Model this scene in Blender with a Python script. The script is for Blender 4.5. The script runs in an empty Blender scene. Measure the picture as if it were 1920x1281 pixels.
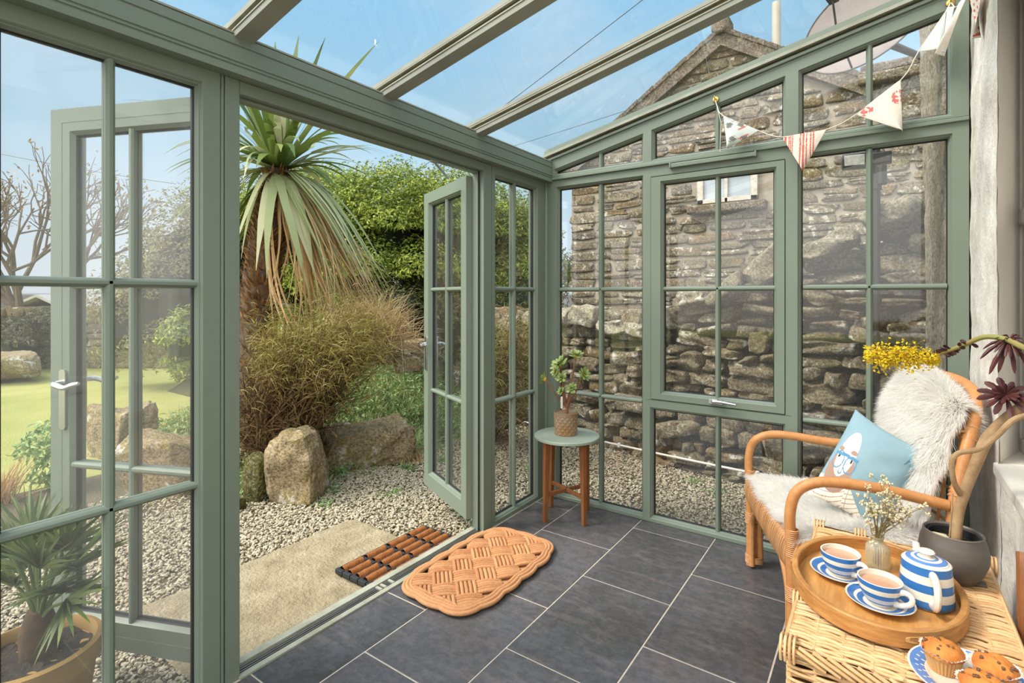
import bpy, math, random
import numpy as np
from mathutils import Vector, Matrix
R = math.radians
rng = np.random.default_rng(7)
random.seed(7)
scn = bpy.context.scene
col = scn.collection

# ------------------------------------------------------------------ camera
CAM = np.array([1.781, -2.928, 1.30]); YAW = R(35.0); FPX = 985.0; CXP = 960.0; HOR = 554.0
FW = np.array([-math.sin(YAW), math.cos(YAW), 0.0]); RT = np.array([math.cos(YAW), math.sin(YAW), 0.0])
def at(u, v, d):
    """world point that lies d metres in front of the camera, seen along photo pixel u, v"""
    p = CAM + d * (FW + RT * (u - CXP) / FPX); p[2] += d * (HOR - v) / FPX
    return p
cam = bpy.data.cameras.new('camera'); camo = bpy.data.objects.new('camera', cam); col.objects.link(camo)
camo.location = CAM; camo.rotation_euler = (R(90), 0, YAW)
cam.sensor_width = 36.0; cam.lens = 36.0 * FPX / 1920.0
cam.shift_y = -(640.5 - HOR) / 1920.0; cam.clip_start = 0.05; cam.clip_end = 300
scn.camera = camo
scn.view_settings.view_transform = 'Standard'; scn.view_settings.look = 'None'
scn.view_settings.gamma = 1.0; scn.view_settings.exposure = 0.68; scn.view_settings.use_curve_mapping = False
scn.cycles.transparent_max_bounces = 24; scn.cycles.max_bounces = 10
scn.cycles.sample_clamp_indirect = 6.0; scn.cycles.caustics_reflective = False; scn.cycles.caustics_refractive = False

# ------------------------------------------------------------------ materials
def lin(c):
    return tuple(((x / 255) / 12.92 if x / 255 <= .04045 else ((x / 255 + .055) / 1.055) ** 2.4) for x in c) + (1.0,)
class NT:
    def __init__(s, name):
        s.m = bpy.data.materials.new(name); s.m.use_nodes = True; s.t = s.m.node_tree; s.t.nodes.clear()
        s.out = s.n('ShaderNodeOutputMaterial')
    def n(s, typ, **kw):
        x = s.t.nodes.new(typ)
        for k, v in kw.items(): setattr(x, k, v)
        return x
    def l(s, a, b): s.t.links.new(a, b)
    def coord(s, scale=(1, 1, 1), rot=(0, 0, 0)):
        tc = s.n('ShaderNodeTexCoord'); mp = s.n('ShaderNodeMapping')
        mp.inputs['Scale'].default_value = scale; mp.inputs['Rotation'].default_value = rot
        s.l(tc.outputs['Object'], mp.inputs['Vector']); return mp.outputs['Vector']
    def noise(s, vec, scale=5, detail=4, rough=.55):
        x = s.n('ShaderNodeTexNoise'); x.inputs['Scale'].default_value = scale
        x.inputs['Detail'].default_value = detail; x.inputs['Roughness'].default_value = rough
        if vec is not None: s.l(vec, x.inputs['Vector'])
        return x.outputs['Fac']
    def ramp(s, fac, stops):
        r = s.n('ShaderNodeValToRGB'); e = r.color_ramp.elements
        while len(e) < len(stops): e.new(.5)
        for i, (p, c) in enumerate(stops): e[i].position = p; e[i].color = lin(c) if len(c) == 3 else c
        s.l(fac, r.inputs['Fac']); return r.outputs['Color']
    def mix(s, fac, a, b, blend='MIX'):
        x = s.n('ShaderNodeMix', data_type='RGBA', blend_type=blend)
        for sock, v in ((x.inputs['Factor'], fac), (x.inputs['A'], a), (x.inputs['B'], b)):
            if isinstance(v, (int, float)): sock.default_value = v
            elif isinstance(v, tuple): sock.default_value = lin(v) if len(v) == 3 else v
            else: s.l(v, sock)
        return x.outputs['Result']
    def math(s, op, a, b=0.0):
        x = s.n('ShaderNodeMath', operation=op)
        for sock, v in ((x.inputs[0], a), (x.inputs[1], b)):
            if isinstance(v, (int, float)): sock.default_value = v
            else: s.l(v, sock)
        return x.outputs[0]
    def island(s): return s.n('ShaderNodeNewGeometry').outputs['Random Per Island']
    def bump(s, h, strength=.3, dist=.01):
        b = s.n('ShaderNodeBump'); b.inputs['Strength'].default_value = strength; b.inputs['Distance'].default_value = dist
        s.l(h, b.inputs['Height']); return b.outputs['Normal']
    def bsdf(s, color, rough=.6, bump=None, metal=0.0, spec=.5, trans=0.0):
        b = s.n('ShaderNodeBsdfPrincipled')
        if isinstance(color, tuple): b.inputs['Base Color'].default_value = lin(color) if len(color) == 3 else color
        else: s.l(color, b.inputs['Base Color'])
        if isinstance(rough, (int, float)): b.inputs['Roughness'].default_value = rough
        else: s.l(rough, b.inputs['Roughness'])
        b.inputs['Metallic'].default_value = metal; b.inputs['Specular IOR Level'].default_value = spec
        if bump is not None: s.l(bump, b.inputs['Normal'])
        sh = b.outputs[0]
        if trans > 0:
            t = s.n('ShaderNodeBsdfTranslucent')
            if isinstance(color, tuple): t.inputs['Color'].default_value = lin(color) if len(color) == 3 else color
            else: s.l(color, t.inputs['Color'])
            mx = s.n('ShaderNodeMixShader'); mx.inputs[0].default_value = trans
            s.l(sh, mx.inputs[1]); s.l(t.outputs[0], mx.inputs[2]); sh = mx.outputs[0]
        s.l(sh, s.out.inputs['Surface']); return s.m
def simple(name, c1, c2=None, scale=6, rough=.6, bump=0.0, bscale=60, metal=0.0, spec=.5, stretch=(1, 1, 1), isl=None, trans=0.0, bdist=.004):
    """plain procedural material: two tones mixed by noise, optional tint per loose piece"""
    t = NT(name); v = t.coord(stretch)
    c = t.mix(t.ramp(t.noise(v, scale), [(.3, (0, 0, 0)), (.7, (255, 255, 255))]), c1, c2 or c1)
    if isl: c = t.mix(t.ramp(t.island(), [(0., (0, 0, 0)), (1., (255, 255, 255))]), c, isl) if False else t.mix(t.math('MULTIPLY', t.island(), .75), c, isl)
    b = t.bump(t.noise(v, bscale, 3), bump, bdist) if bump else None
    return t.bsdf(c, rough, b, metal, spec, trans)
def glass_mat(name, haze=.03, tint=(255, 255, 255), hazecol=(225, 228, 225)):
    t = NT(name); lw = t.n('ShaderNodeLayerWeight'); lw.inputs['Blend'].default_value = .5
    f = t.math('ADD', t.math('MULTIPLY', t.math('POWER', lw.outputs['Facing'], 5.0), .85), .042)
    tr = t.n('ShaderNodeBsdfTransparent'); tr.inputs['Color'].default_value = lin(tint)
    gl = t.n('ShaderNodeBsdfGlossy'); gl.inputs['Roughness'].default_value = .0
    m1 = t.n('ShaderNodeMixShader'); t.l(f, m1.inputs[0]); t.l(tr.outputs[0], m1.inputs[1]); t.l(gl.outputs[0], m1.inputs[2])
    sh = m1.outputs[0]
    if haze:
        d = t.n('ShaderNodeBsdfDiffuse'); d.inputs['Color'].default_value = lin(hazecol)
        m2 = t.n('ShaderNodeMixShader'); h = t.noise(t.coord((1, 1, .5)), 3.0, 4)
        t.l(t.math('MULTIPLY', h, haze * 2), m2.inputs[0]); t.l(sh, m2.inputs[1]); t.l(d.outputs[0], m2.inputs[2]); sh = m2.outputs[0]
    t.l(sh, t.out.inputs['Surface']); return t.m

M = {}
def upvc(name, c1, c2):
    t = NT(name); v = t.coord((1, 1, 1))
    c = t.mix(t.noise(v, 3.0), c1, c2)
    b = t.bump(t.noise(t.coord((90, 90, 4)), 6, 2), .12, .001)
    return t.bsdf(c, .38, b)
M['green'] = upvc('sage_green_upvc', (114, 126, 112), (120, 132, 118))
M['rafter'] = simple('weathered_rafter', (152, 154, 142), (130, 132, 120), 4, .6, .15, 50)
M['grime'] = simple('grimy_gasket', (92, 84, 62), (120, 112, 84), 18, .85, .3, 80)
M['cap'] = simple('pale_glazing_trim', (170, 172, 158), (140, 138, 120), 9, .6)
M['gasket'] = simple('black_gasket', (22, 24, 24), rough=.6)
M['glass'] = glass_mat('window_glass', .012)
M['hazy'] = glass_mat('hazy_glass', .06)
M['roofglass'] = glass_mat('roof_glass', .008)
M['alu'] = simple('aluminium', (190, 190, 186), (170, 170, 168), 20, .35, metal=.8)
M['chrome'] = simple('chrome', (205, 205, 205), rough=.3, metal=1.0)
M['dark'] = simple('black_plastic', (26, 26, 27), (34, 34, 34), 10, .5)
M['white_paint'] = simple('white_paint', (222, 218, 210), (208, 203, 194), 5, .45, .05, 30)

def slate():
    t = NT('slate_tiles'); v = t.coord(); isl = t.island()
    a = t.ramp(isl, [(0., (56, 58, 58)), (.3, (84, 80, 80)), (.55, (64, 65, 65)), (.8, (98, 92, 93)), (1., (74, 75, 75))])
    n1 = t.noise(t.coord((1, 1, 1), (0, 0, .5)), 2.2, 6, .6)
    c = t.mix(t.ramp(n1, [(.35, (0, 0, 0)), (.7, (255, 255, 255))]), a, (92, 92, 96))
    n2 = t.noise(t.coord((3, 12, 3), (0, 0, .7)), 2.5, 5, .6)
    c = t.mix(t.math('MULTIPLY', t.ramp(n2, [(.5, (0, 0, 0)), (.7, (255, 255, 255))]), .4), c, (122, 112, 110))
    c = t.mix(t.math('MULTIPLY', t.ramp(t.noise(v, 26, 7, .75), [(.42, (255, 255, 255)), (.55, (0, 0, 0))]), .3), c, (44, 44, 42))
    r = t.ramp(n1, [(.3, (95, 95, 95)), (.7, (140, 140, 140))])
    h = t.math('ADD', t.math('MULTIPLY', t.noise(t.coord((1, 2.2, 1), (0, 0, .7)), 7, 6, .65), 1.0), t.math('MULTIPLY', n2, .6))
    return t.bsdf(c, r, t.bump(h, .35, .007), 0, .28)
M['slate'] = slate()
M['grout'] = simple('grout', (196, 184, 170), (176, 166, 152), 30, .9)
def plaster():
    t = NT('rough_limewash'); v = t.coord()
    n = t.noise(v, 9, 8, .7); n3 = t.noise(v, 60, 6, .7)
    c = t.mix(t.ramp(n, [(.38, (0, 0, 0)), (.62, (255, 255, 255))]), (214, 207, 196), (242, 239, 233))
    c = t.mix(t.math('MULTIPLY', t.ramp(t.noise(v, 2.5, 4), [(.55, (0, 0, 0)), (.7, (255, 255, 255))]), .25), c, (186, 176, 148))
    h = t.math('ADD', n, t.math('MULTIPLY', n3, .5))
    return t.bsdf(c, .85, t.bump(h, .8, .009), 0, .2)
M['plaster'] = plaster()
M['smooth'] = simple('smooth_white_plaster', (242, 236, 230), (232, 226, 218), 4, .7, .15, 40)
def stone(name, stops, lichen, moss, lamt=.6, mamt=.5, rough=.9, ls=8.5, ms=3.2):
    t = NT(name); v = t.coord()
    c = t.ramp(t.island(), stops)
    n = t.noise(v, 14, 8, .7)
    c = t.mix(t.ramp(n, [(.3, (0, 0, 0)), (.72, (255, 255, 255))]), c, t.mix(.6, c, (70, 62, 48)))
    n5 = t.noise(v, 55, 6, .75); c = t.mix(t.ramp(n5, [(.40, (230, 230, 230)), (.53, (0, 0, 0))]), c, t.mix(.8, c, (40, 34, 24)))
    c = t.mix(t.ramp(n5, [(.52, (0, 0, 0)), (.68, (170, 170, 170))]), c, t.mix(.7, c, (236, 228, 208)))
    c = t.mix(t.math('MULTIPLY', t.ramp(t.noise(v, ms, 6, .7), [(.5, (0, 0, 0)), (.66, (255, 255, 255))]), mamt), c, moss)
    c = t.mix(t.math('MULTIPLY', t.ramp(t.noise(v, ls, 7, .75), [(.56, (0, 0, 0)), (.62, (255, 255, 255))]), lamt), c, lichen)
    h = t.math('ADD', n, t.math('MULTIPLY', t.noise(v, 70, 5, .7), .4))
    return t.bsdf(c, rough, t.bump(h, 1.0, .025), 0, .2)
M['drystone'] = stone('dry_stone', [(0., (122, 110, 84)), (.25, (146, 133, 106)), (.5, (160, 146, 118)), (.75, (132, 123, 102)), (1., (150, 126, 88))], (220, 217, 204), (112, 104, 54), .75, .35, .9, 7)
M['masonry'] = stone('house_stone', [(0., (126, 113, 92)), (.3, (154, 143, 122)), (.6, (150, 124, 92)), (.8, (122, 116, 104)), (1., (170, 156, 130))], (216, 212, 200), (126, 112, 62), .75, .5, .9, 13)
M['mortar'] = simple('mortar', (158, 147, 131), (138, 128, 113), 12, .95, .6, 60)
M['gap'] = simple('earth_core', (40, 36, 28), (58, 50, 38), 10, .95, .5, 40)
M['boulder'] = stone('boulder', [(0., (192, 170, 132)), (1., (200, 178, 142))], (214, 210, 200), (146, 130, 44), .9, .8, .9, 4.2, 4.5)
M['mossstone'] = stone('mossy_stone', [(0., (108, 106, 56)), (1., (120, 112, 66))], (120, 116, 70), (98, 98, 34), .3, .8)
M['gravel'] = simple('gravel_chips', (176, 164, 138), (146, 134, 106), 40, .85, isl=(204, 194, 172))
M['gravelbase'] = simple('gravel_bed', (112, 102, 80), (84, 76, 58), 60, .95, .9, 90, bdist=.02)
M['concrete'] = simple('worn_concrete', (168, 154, 126), (136, 122, 94), 9, .92, .8, 60, bdist=.015)
M['soil'] = simple('soil', (52, 42, 30), (34, 28, 20), 14, .95, .8, 50, bdist=.02)
M['bank'] = simple('planted_bank', (92, 92, 50), (70, 62, 40), 5, .95, .8, 40, bdist=.03)
M['lawn'] = simple('lawn', (146, 152, 80), (170, 166, 94), 1.2, .95, .8, 80, bdist=.02)

# ------------------------------------------------------------------ mesh helpers
class MB:
    def __init__(s): s.v = []; s.f = []; s.m = []
    def add(s, V, F, m=0):
        o = len(s.v); s.v += [tuple(map(float, p)) for p in V]
        s.f += [tuple(i + o for i in f) for f in F]
        s.m += ([m] * len(F) if isinstance(m, int) else list(m)); return s
    def box(s, x0, x1, y0, y1, z0, z1, m=0):
        V = [(x, y, z) for x in (x0, x1) for y in (y0, y1) for z in (z0, z1)]
        return s.add(V, [(0, 1, 3, 2), (4, 6, 7, 5), (0, 4, 5, 1), (2, 3, 7, 6), (0, 2, 6, 4), (1, 5, 7, 3)], m)
    def obox(s, c, ax, ay, az, m=0):
        c, ax, ay, az = map(np.array, (c, ax, ay, az))
        V = [c + i * ax + j * ay + k * az for i in (-1, 1) for j in (-1, 1) for k in (-1, 1)]
        return s.add(V, [(0, 1, 3, 2), (4, 6, 7, 5), (0, 4, 5, 1), (2, 3, 7, 6), (0, 2, 6, 4), (1, 5, 7, 3)], m)
    def tube(s, pts, r, n=8, m=0, closed=False, cap=True, squash=1.0, smoothn=0):
        P = [np.array(p, float) for p in pts]
        rr = [r] * len(P) if isinstance(r, (int, float)) else list(r)
        if smoothn:
            P, rr = spline(P, rr, smoothn, closed)
        N = len(P); V = []; F = []
        T = []
        for i in range(N):
            a = P[(i - 1) % N] if (closed or i > 0) else P[i]; b = P[(i + 1) % N] if (closed or i < N - 1) else P[i]
            t = b - a; T.append(t / (np.linalg.norm(t) + 1e-12))
        up = np.array([0, 0, 1.0]) if abs(T[0][2]) < .9 else np.array([1.0, 0, 0])
        u = np.cross(T[0], up); u /= np.linalg.norm(u)
        for i in range(N):
            u = u - T[i] * (u @ T[i]); u /= (np.linalg.norm(u) + 1e-12); w = np.cross(T[i], u)
            for k in range(n):
                a = 2 * math.pi * k / n; V.append(P[i] + rr[i] * (math.cos(a) * u + squash * math.sin(a) * w))
        for i in range(N if closed else N - 1):
            j = (i + 1) % N
            for k in range(n):
                F.append((i * n + k, i * n + (k + 1) % n, j * n + (k + 1) % n, j * n + k))
        if cap and not closed:
            F.append(tuple(range(n - 1, -1, -1))); F.append(tuple((N - 1) * n + k for k in range(n)))
        return s.add(V, F, m)
    def lathe(s, prof, n=40, c=(0, 0, 0), m=0, mfun=None, wob=None):
        V = []; F = []; ms = []
        for i, (r, z) in enumerate(prof):
            for k in range(n):
                a = 2 * math.pi * k / n; q = r * (wob(a, z) if wob else 1)
                V.append((c[0] + q * math.cos(a), c[1] + q * math.sin(a), c[2] + z))
        for i in range(len(prof) - 1):
            for k in range(n):
                F.append((i * n + k, i * n + (k + 1) % n, (i + 1) * n + (k + 1) % n, (i + 1) * n + k))
                ms.append(mfun(i, 2 * math.pi * (k + .5) / n) if mfun else m)
        for i, rev in ((0, True), (len(prof) - 1, False)):
            if prof[i][0] > 1e-4:
                f = tuple(i * n + k for k in range(n)); F.append(f[::-1] if rev else f); ms.append(mfun(min(i, len(prof) - 2), 0) if mfun else m)
        return s.add(V, F, ms)
    def grid(s, fn, nu, nv, m=0, mfun=None, closed_u=False):
        V = [fn(i / (nu if closed_u else nu - 1), j / (nv - 1)) for i in range(nu) for j in range(nv)]
        F = []; ms = []
        for i in range(nu if closed_u else nu - 1):
            for j in range(nv - 1):
                i2 = (i + 1) % nu
                F.append((i * nv + j, i2 * nv + j, i2 * nv + j + 1, i * nv + j + 1))
                ms.append(mfun((i + .5) / (nu - 1), (j + .5) / (nv - 1)) if mfun else m)
        return s.add(V, F, ms)
    def prism(s, poly, z0, z1, m=0):
        n = len(poly); V = [(x, y, z0) for x, y in poly] + [(x, y, z1) for x, y in poly]
        F = [tuple(range(n - 1, -1, -1)), tuple(range(n, 2 * n))] + [(i, (i + 1) % n, n + (i + 1) % n, n + i) for i in range(n)]
        return s.add(V, F, m)
    def build(s, name, mats, parent=None, smooth=35, bevel=0.0, base=True):
        V = np.array(s.v); me = bpy.data.meshes.new(name)
        loc = np.zeros(3)
        if parent is not None: loc = np.array(WORLD(parent))
        elif base:
            loc = np.array([(V[:, 0].min() + V[:, 0].max()) / 2, (V[:, 1].min() + V[:, 1].max()) / 2, V[:, 2].min()])
        me.from_pydata((V - loc).tolist(), [], s.f)
        if not isinstance(mats, (list, tuple)): mats = [mats]
        for x in mats: me.materials.append(x)
        if any(s.m): me.polygons.foreach_set('material_index', s.m)
        if len(s.f) < 60000: _recalc(me)
        return finish(name, me, parent, loc, smooth, bevel)
def WORLD(o):
    p = Vector(o.location)
    while o.parent is not None:
        o = o.parent; p = p + Vector(o.location)
    return p
def _recalc(me):
    import bmesh
    bm = bmesh.new(); bm.from_mesh(me); bmesh.ops.recalc_face_normals(bm, faces=bm.faces); bm.to_mesh(me); bm.free()
def finish(name, me, parent, loc, smooth, bevel=0.0):
    me.update()
    o = bpy.data.objects.new(name, me); col.objects.link(o)
    if smooth:
        me.polygons.foreach_set('use_smooth', [True] * len(me.polygons))
        if smooth < 180: me.set_sharp_from_angle(angle=R(smooth))
    if parent is not None: o.parent = parent
    else: o.location = loc
    if bevel:
        b = o.modifiers.new('bevel', 'BEVEL'); b.width = bevel; b.segments = 2; b.limit_method = 'ANGLE'; b.angle_limit = R(40)
    return o
def fast(name, V, F, mats, parent=None, smooth=False, mi=None):
    """big meshes of equal sided faces: V (N,3), F (M,k)"""
    V = np.asarray(V, np.float32); F = np.asarray(F, np.int32)
    if parent is not None: loc = np.array(WORLD(parent), np.float32)
    else: loc = np.array([(V[:, 0].min() + V[:, 0].max()) / 2, (V[:, 1].min() + V[:, 1].max()) / 2, V[:, 2].min()], np.float32)
    me = bpy.data.meshes.new(name); k = F.shape[1]
    me.vertices.add(len(V)); me.vertices.foreach_set('co', (V - loc).ravel())
    me.loops.add(F.size); me.loops.foreach_set('vertex_index', F.ravel())
    me.polygons.add(len(F)); me.polygons.foreach_set('loop_start', np.arange(len(F), dtype=np.int32) * k)
    if not isinstance(mats, (list, tuple)): mats = [mats]
    for x in mats: me.materials.append(x)
    if mi is not None: me.polygons.foreach_set('material_index', np.asarray(mi, np.int32))
    me.update(calc_edges=True)
    me.polygons.foreach_set('use_smooth', np.full(len(F), bool(smooth)))
    o = bpy.data.objects.new(name, me); col.objects.link(o)
    if parent is not None: o.parent = parent
    else: o.location = Vector(loc.tolist())
    return o
def spline(P, rr, k, closed=False):
    n = len(P); Q = []; q = []
    for i in range(n if closed else n - 1):
        p0 = P[(i - 1) % n] if (closed or i > 0) else 2 * P[0] - P[1]; p1 = P[i]; p2 = P[(i + 1) % n]
        p3 = P[(i + 2) % n] if (closed or i < n - 2) else 2 * P[-1] - P[-2]
        for j in range(k):
            t = j / k
            Q.append(.5 * ((2 * p1) + (-p0 + p2) * t + (2 * p0 - 5 * p1 + 4 * p2 - p3) * t * t + (-p0 + 3 * p1 - 3 * p2 + p3) * t ** 3))
            q.append(rr[i] + (rr[(i + 1) % n] - rr[i]) * t)
    if not closed: Q.append(P[-1]); q.append(rr[-1])
    return Q, q
def tag(o, label=None, cat=None, group=None, kind=None):
    if label: o['label'] = label
    if cat: o['category'] = cat
    if group: o['group'] = group
    if kind: o['kind'] = kind
    return o
def struct(o, label=None, cat=None): return tag(o, label, cat, None, 'structure')
def thing(name, loc, label, cat, group=None, kind=None):
    o = bpy.data.objects.new(name, None); col.objects.link(o); o.location = Vector([float(x) for x in loc]); o.empty_display_size = .05
    return tag(o, label, cat, group, kind)
def unit(a): return a / (np.linalg.norm(a, axis=-1, keepdims=True) + 1e-9)
def rnd_dirs(n): return unit(rng.normal(size=(n, 3)))

def blades(P, D, L, W, bend, seg=3, side=None, taper=.8, wmin=.0, twist=0.0):
    """ribbons: roots P, start directions D, lengths L, widths W, droop bend -> V, quads"""
    n = len(P); D = unit(D); L = np.broadcast_to(L, n)[:, None]; W = np.broadcast_to(W, n)[:, None]; bend = np.broadcast_to(bend, n)[:, None]
    if side is None:
        side = np.cross(D, rnd_dirs(n))
    side = unit(side); V = np.zeros((n, seg + 1, 2, 3))
    for i in range(seg + 1):
        t = i / seg
        c = P + D * L * t + np.array([0, 0, -1.0]) * bend * L * t * t
        w = W * ((1 - t) ** taper * (1 - wmin) + wmin) * .5
        V[:, i, 0] = c - side * w; V[:, i, 1] = c + side * w
    base = (np.arange(n) * (seg + 1) * 2)[:, None]
    F = np.concatenate([base + np.array([[2 * i, 2 * i + 1, 2 * i + 3, 2 * i + 2]]) for i in range(seg)], 0)
    return V.reshape(-1, 3), F
def leaves(P, N, L, W, fold=.25, up=None):
    """little folded leaves at P whose blades look along N"""
    n = len(P); N = unit(N); T = unit(np.cross(N, rnd_dirs(n))); B = np.cross(N, T)
    L = np.broadcast_to(L, n)[:, None]; W = np.broadcast_to(W, n)[:, None]
    V = np.stack([P, P + T * L * .45 + B * W * .5 + N * W * fold, P + T * L - N * L * .1, P + T * L * .45 - B * W * .5 + N * W * fold, P + T * L * .5], 1)
    b = (np.arange(n) * 5)[:, None]
    F = np.concatenate([b + np.array([[0, 4, 1]]), b + np.array([[4, 2, 1]]), b + np.array([[0, 3, 4]]), b + np.array([[4, 3, 2]])], 0)
    return V.reshape(-1, 3), F
# rounded stone template
def cubesphere(n):
    V = []; F = []
    for ax in range(3):
        for sg in (-1, 1):
            o = len(V)
            for i in range(n + 1):
                for j in range(n + 1):
                    p = [0, 0, 0]; p[ax] = sg; p[(ax + 1) % 3] = -1 + 2 * i / n; p[(ax + 2) % 3] = -1 + 2 * j / n; V.append(p)
            for i in range(n):
                for j in range(n):
                    q = (o + i * (n + 1) + j, o + (i + 1) * (n + 1) + j, o + (i + 1) * (n + 1) + j + 1, o + i * (n + 1) + j + 1)
                    F.append(q if sg > 0 else q[::-1])
    V = np.array(V, float); key = {}; idx = []; W = []
    for p in V:
        k = tuple(np.round(p, 5))
        if k not in key: key[k] = len(W); W.append(p)
        idx.append(key[k])
    F = np.array([[idx[i] for i in f] for f in F]); return np.array(W), F
def stones(C, H, n=5, power=.55, amp=.12, rot=None, axes=None, seed=1):
    """many irregular rounded stones: centres C, half sizes H -> V, F"""
    g = np.random.default_rng(seed); T, F = cubesphere(n); S = unit(T)
    S = np.sign(S) * np.abs(S) ** power; S = S / np.abs(S).max(axis=1, keepdims=True) ** .5
    K = len(C); V = np.repeat(S[None], K, 0)
    for q in range(4):
        k = g.normal(size=(K, 1, 3)) * (1.3 + q * .9); ph = g.uniform(0, 6.28, (K, 1)); a = g.normal(size=(K, 1, 3)) * amp / (1 + q * .5)
        V = V + a * np.sin((V * k).sum(-1) + ph)[..., None]
    V = V * np.asarray(H)[:, None, :]
    if rot is not None:
        c, s_ = np.cos(rot)[:, None], np.sin(rot)[:, None]
        x, z = V[..., 0].copy(), V[..., 2].copy(); V[..., 0] = c * x - s_ * z; V[..., 2] = s_ * x + c * z
    if axes is not None: V = V @ np.asarray(axes)
    V = V + np.asarray(C)[:, None, :]
    FF = (np.arange(K) * len(T))[:, None, None] + F[None]
    return V.reshape(-1, 3), FF.reshape(-1, 4)
def snoise(p, seed=0, f=1.0):
    """cheap smooth noise from sines, p (...,3)"""
    g = np.random.default_rng(seed); r = 0
    for q in range(5):
        k = g.normal(size=3) * f * (1.6 ** q); r = r + np.sin(p @ k + g.uniform(0, 6.28)) / (1.5 ** q)
    return r / 2.2

# ------------------------------------------------------------------ sky and sun
GLOW_DIR = (.02, -.78, .80); GLOW = 3.4; SKYS = .64
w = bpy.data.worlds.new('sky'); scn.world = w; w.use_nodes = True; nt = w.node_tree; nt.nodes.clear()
def wn(t, **k):
    x = nt.nodes.new(t)
    for a, b in k.items(): setattr(x, a, b)
    return x
tc = wn('ShaderNodeTexCoord'); sx = wn('ShaderNodeSeparateXYZ'); nt.links.new(tc.outputs['Generated'], sx.inputs[0])
rp = wn('ShaderNodeValToRGB'); nt.links.new(sx.outputs['Z'], rp.inputs['Fac'])
e = rp.color_ramp.elements
st = [(0., (120, 118, 105)), (.004, (222, 234, 240)), (.10, (214, 232, 244)), (.25, (184, 221, 243)), (.45, (158, 212, 247)), (.7, (142, 204, 247)), (1., (124, 190, 242))]
while len(e) < len(st): e.new(.5)
for i, (p, c) in enumerate(st): e[i].position = p; e[i].color = lin(c)
mp = wn('ShaderNodeMapping'); mp.inputs['Scale'].default_value = (1.0, 1.6, 3.5); mp.inputs['Rotation'].default_value = (0, 0, .6); nt.links.new(tc.outputs['Generated'], mp.inputs[0])
nz = wn('ShaderNodeTexNoise'); nz.inputs['Scale'].default_value = 2.2; nz.inputs['Detail'].default_value = 7; nz.inputs['Roughness'].default_value = .55
nt.links.new(mp.outputs[0], nz.inputs['Vector'])
cr = wn('ShaderNodeValToRGB'); cr.color_ramp.elements[0].position = .46; cr.color_ramp.elements[1].position = .78
cr.color_ramp.elements[1].color = (.45, .45, .45, 1); nt.links.new(nz.outputs['Fac'], cr.inputs['Fac'])
mx = wn('ShaderNodeMix', data_type='RGBA'); nt.links.new(cr.outputs['Color'], mx.inputs['Factor']); nt.links.new(rp.outputs['Color'], mx.inputs['A']); mx.inputs['B'].default_value = lin((232, 242, 248))
# broad bright glow added to the sky behind the viewer, to brighten the room
dt = wn('ShaderNodeVectorMath', operation='DOT_PRODUCT'); nt.links.new(tc.outputs['Generated'], dt.inputs[0]); dt.inputs[1].default_value = Vector(GLOW_DIR).normalized()
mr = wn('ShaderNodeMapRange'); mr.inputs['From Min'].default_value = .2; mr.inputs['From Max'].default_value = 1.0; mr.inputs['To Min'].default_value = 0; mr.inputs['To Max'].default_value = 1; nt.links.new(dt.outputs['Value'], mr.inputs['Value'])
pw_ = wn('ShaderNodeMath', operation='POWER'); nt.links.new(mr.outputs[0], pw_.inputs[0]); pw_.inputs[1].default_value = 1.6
hz = wn('ShaderNodeMix', data_type='RGBA', blend_type='ADD'); nt.links.new(pw_.outputs[0], hz.inputs['Factor']); nt.links.new(mx.outputs['Result'], hz.inputs['A']); hz.inputs['B'].default_value = (GLOW * 1.0, GLOW * .93, GLOW * .82, 1)
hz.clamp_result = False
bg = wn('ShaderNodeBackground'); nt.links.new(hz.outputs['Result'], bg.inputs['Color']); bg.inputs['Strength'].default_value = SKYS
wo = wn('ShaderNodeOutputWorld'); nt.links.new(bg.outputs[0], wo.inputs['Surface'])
sun = bpy.data.lights.new('sun', 'SUN'); sun.energy = 2.7; sun.angle = R(20); sun.color = (1.0, .93, .82)
so = bpy.data.objects.new('sun', sun); col.objects.link(so)
so.rotation_euler = Vector((.62, .50, -.95)).to_track_quat('-Z', 'Y').to_euler(); so.location = (-4, -6, 9)
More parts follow.
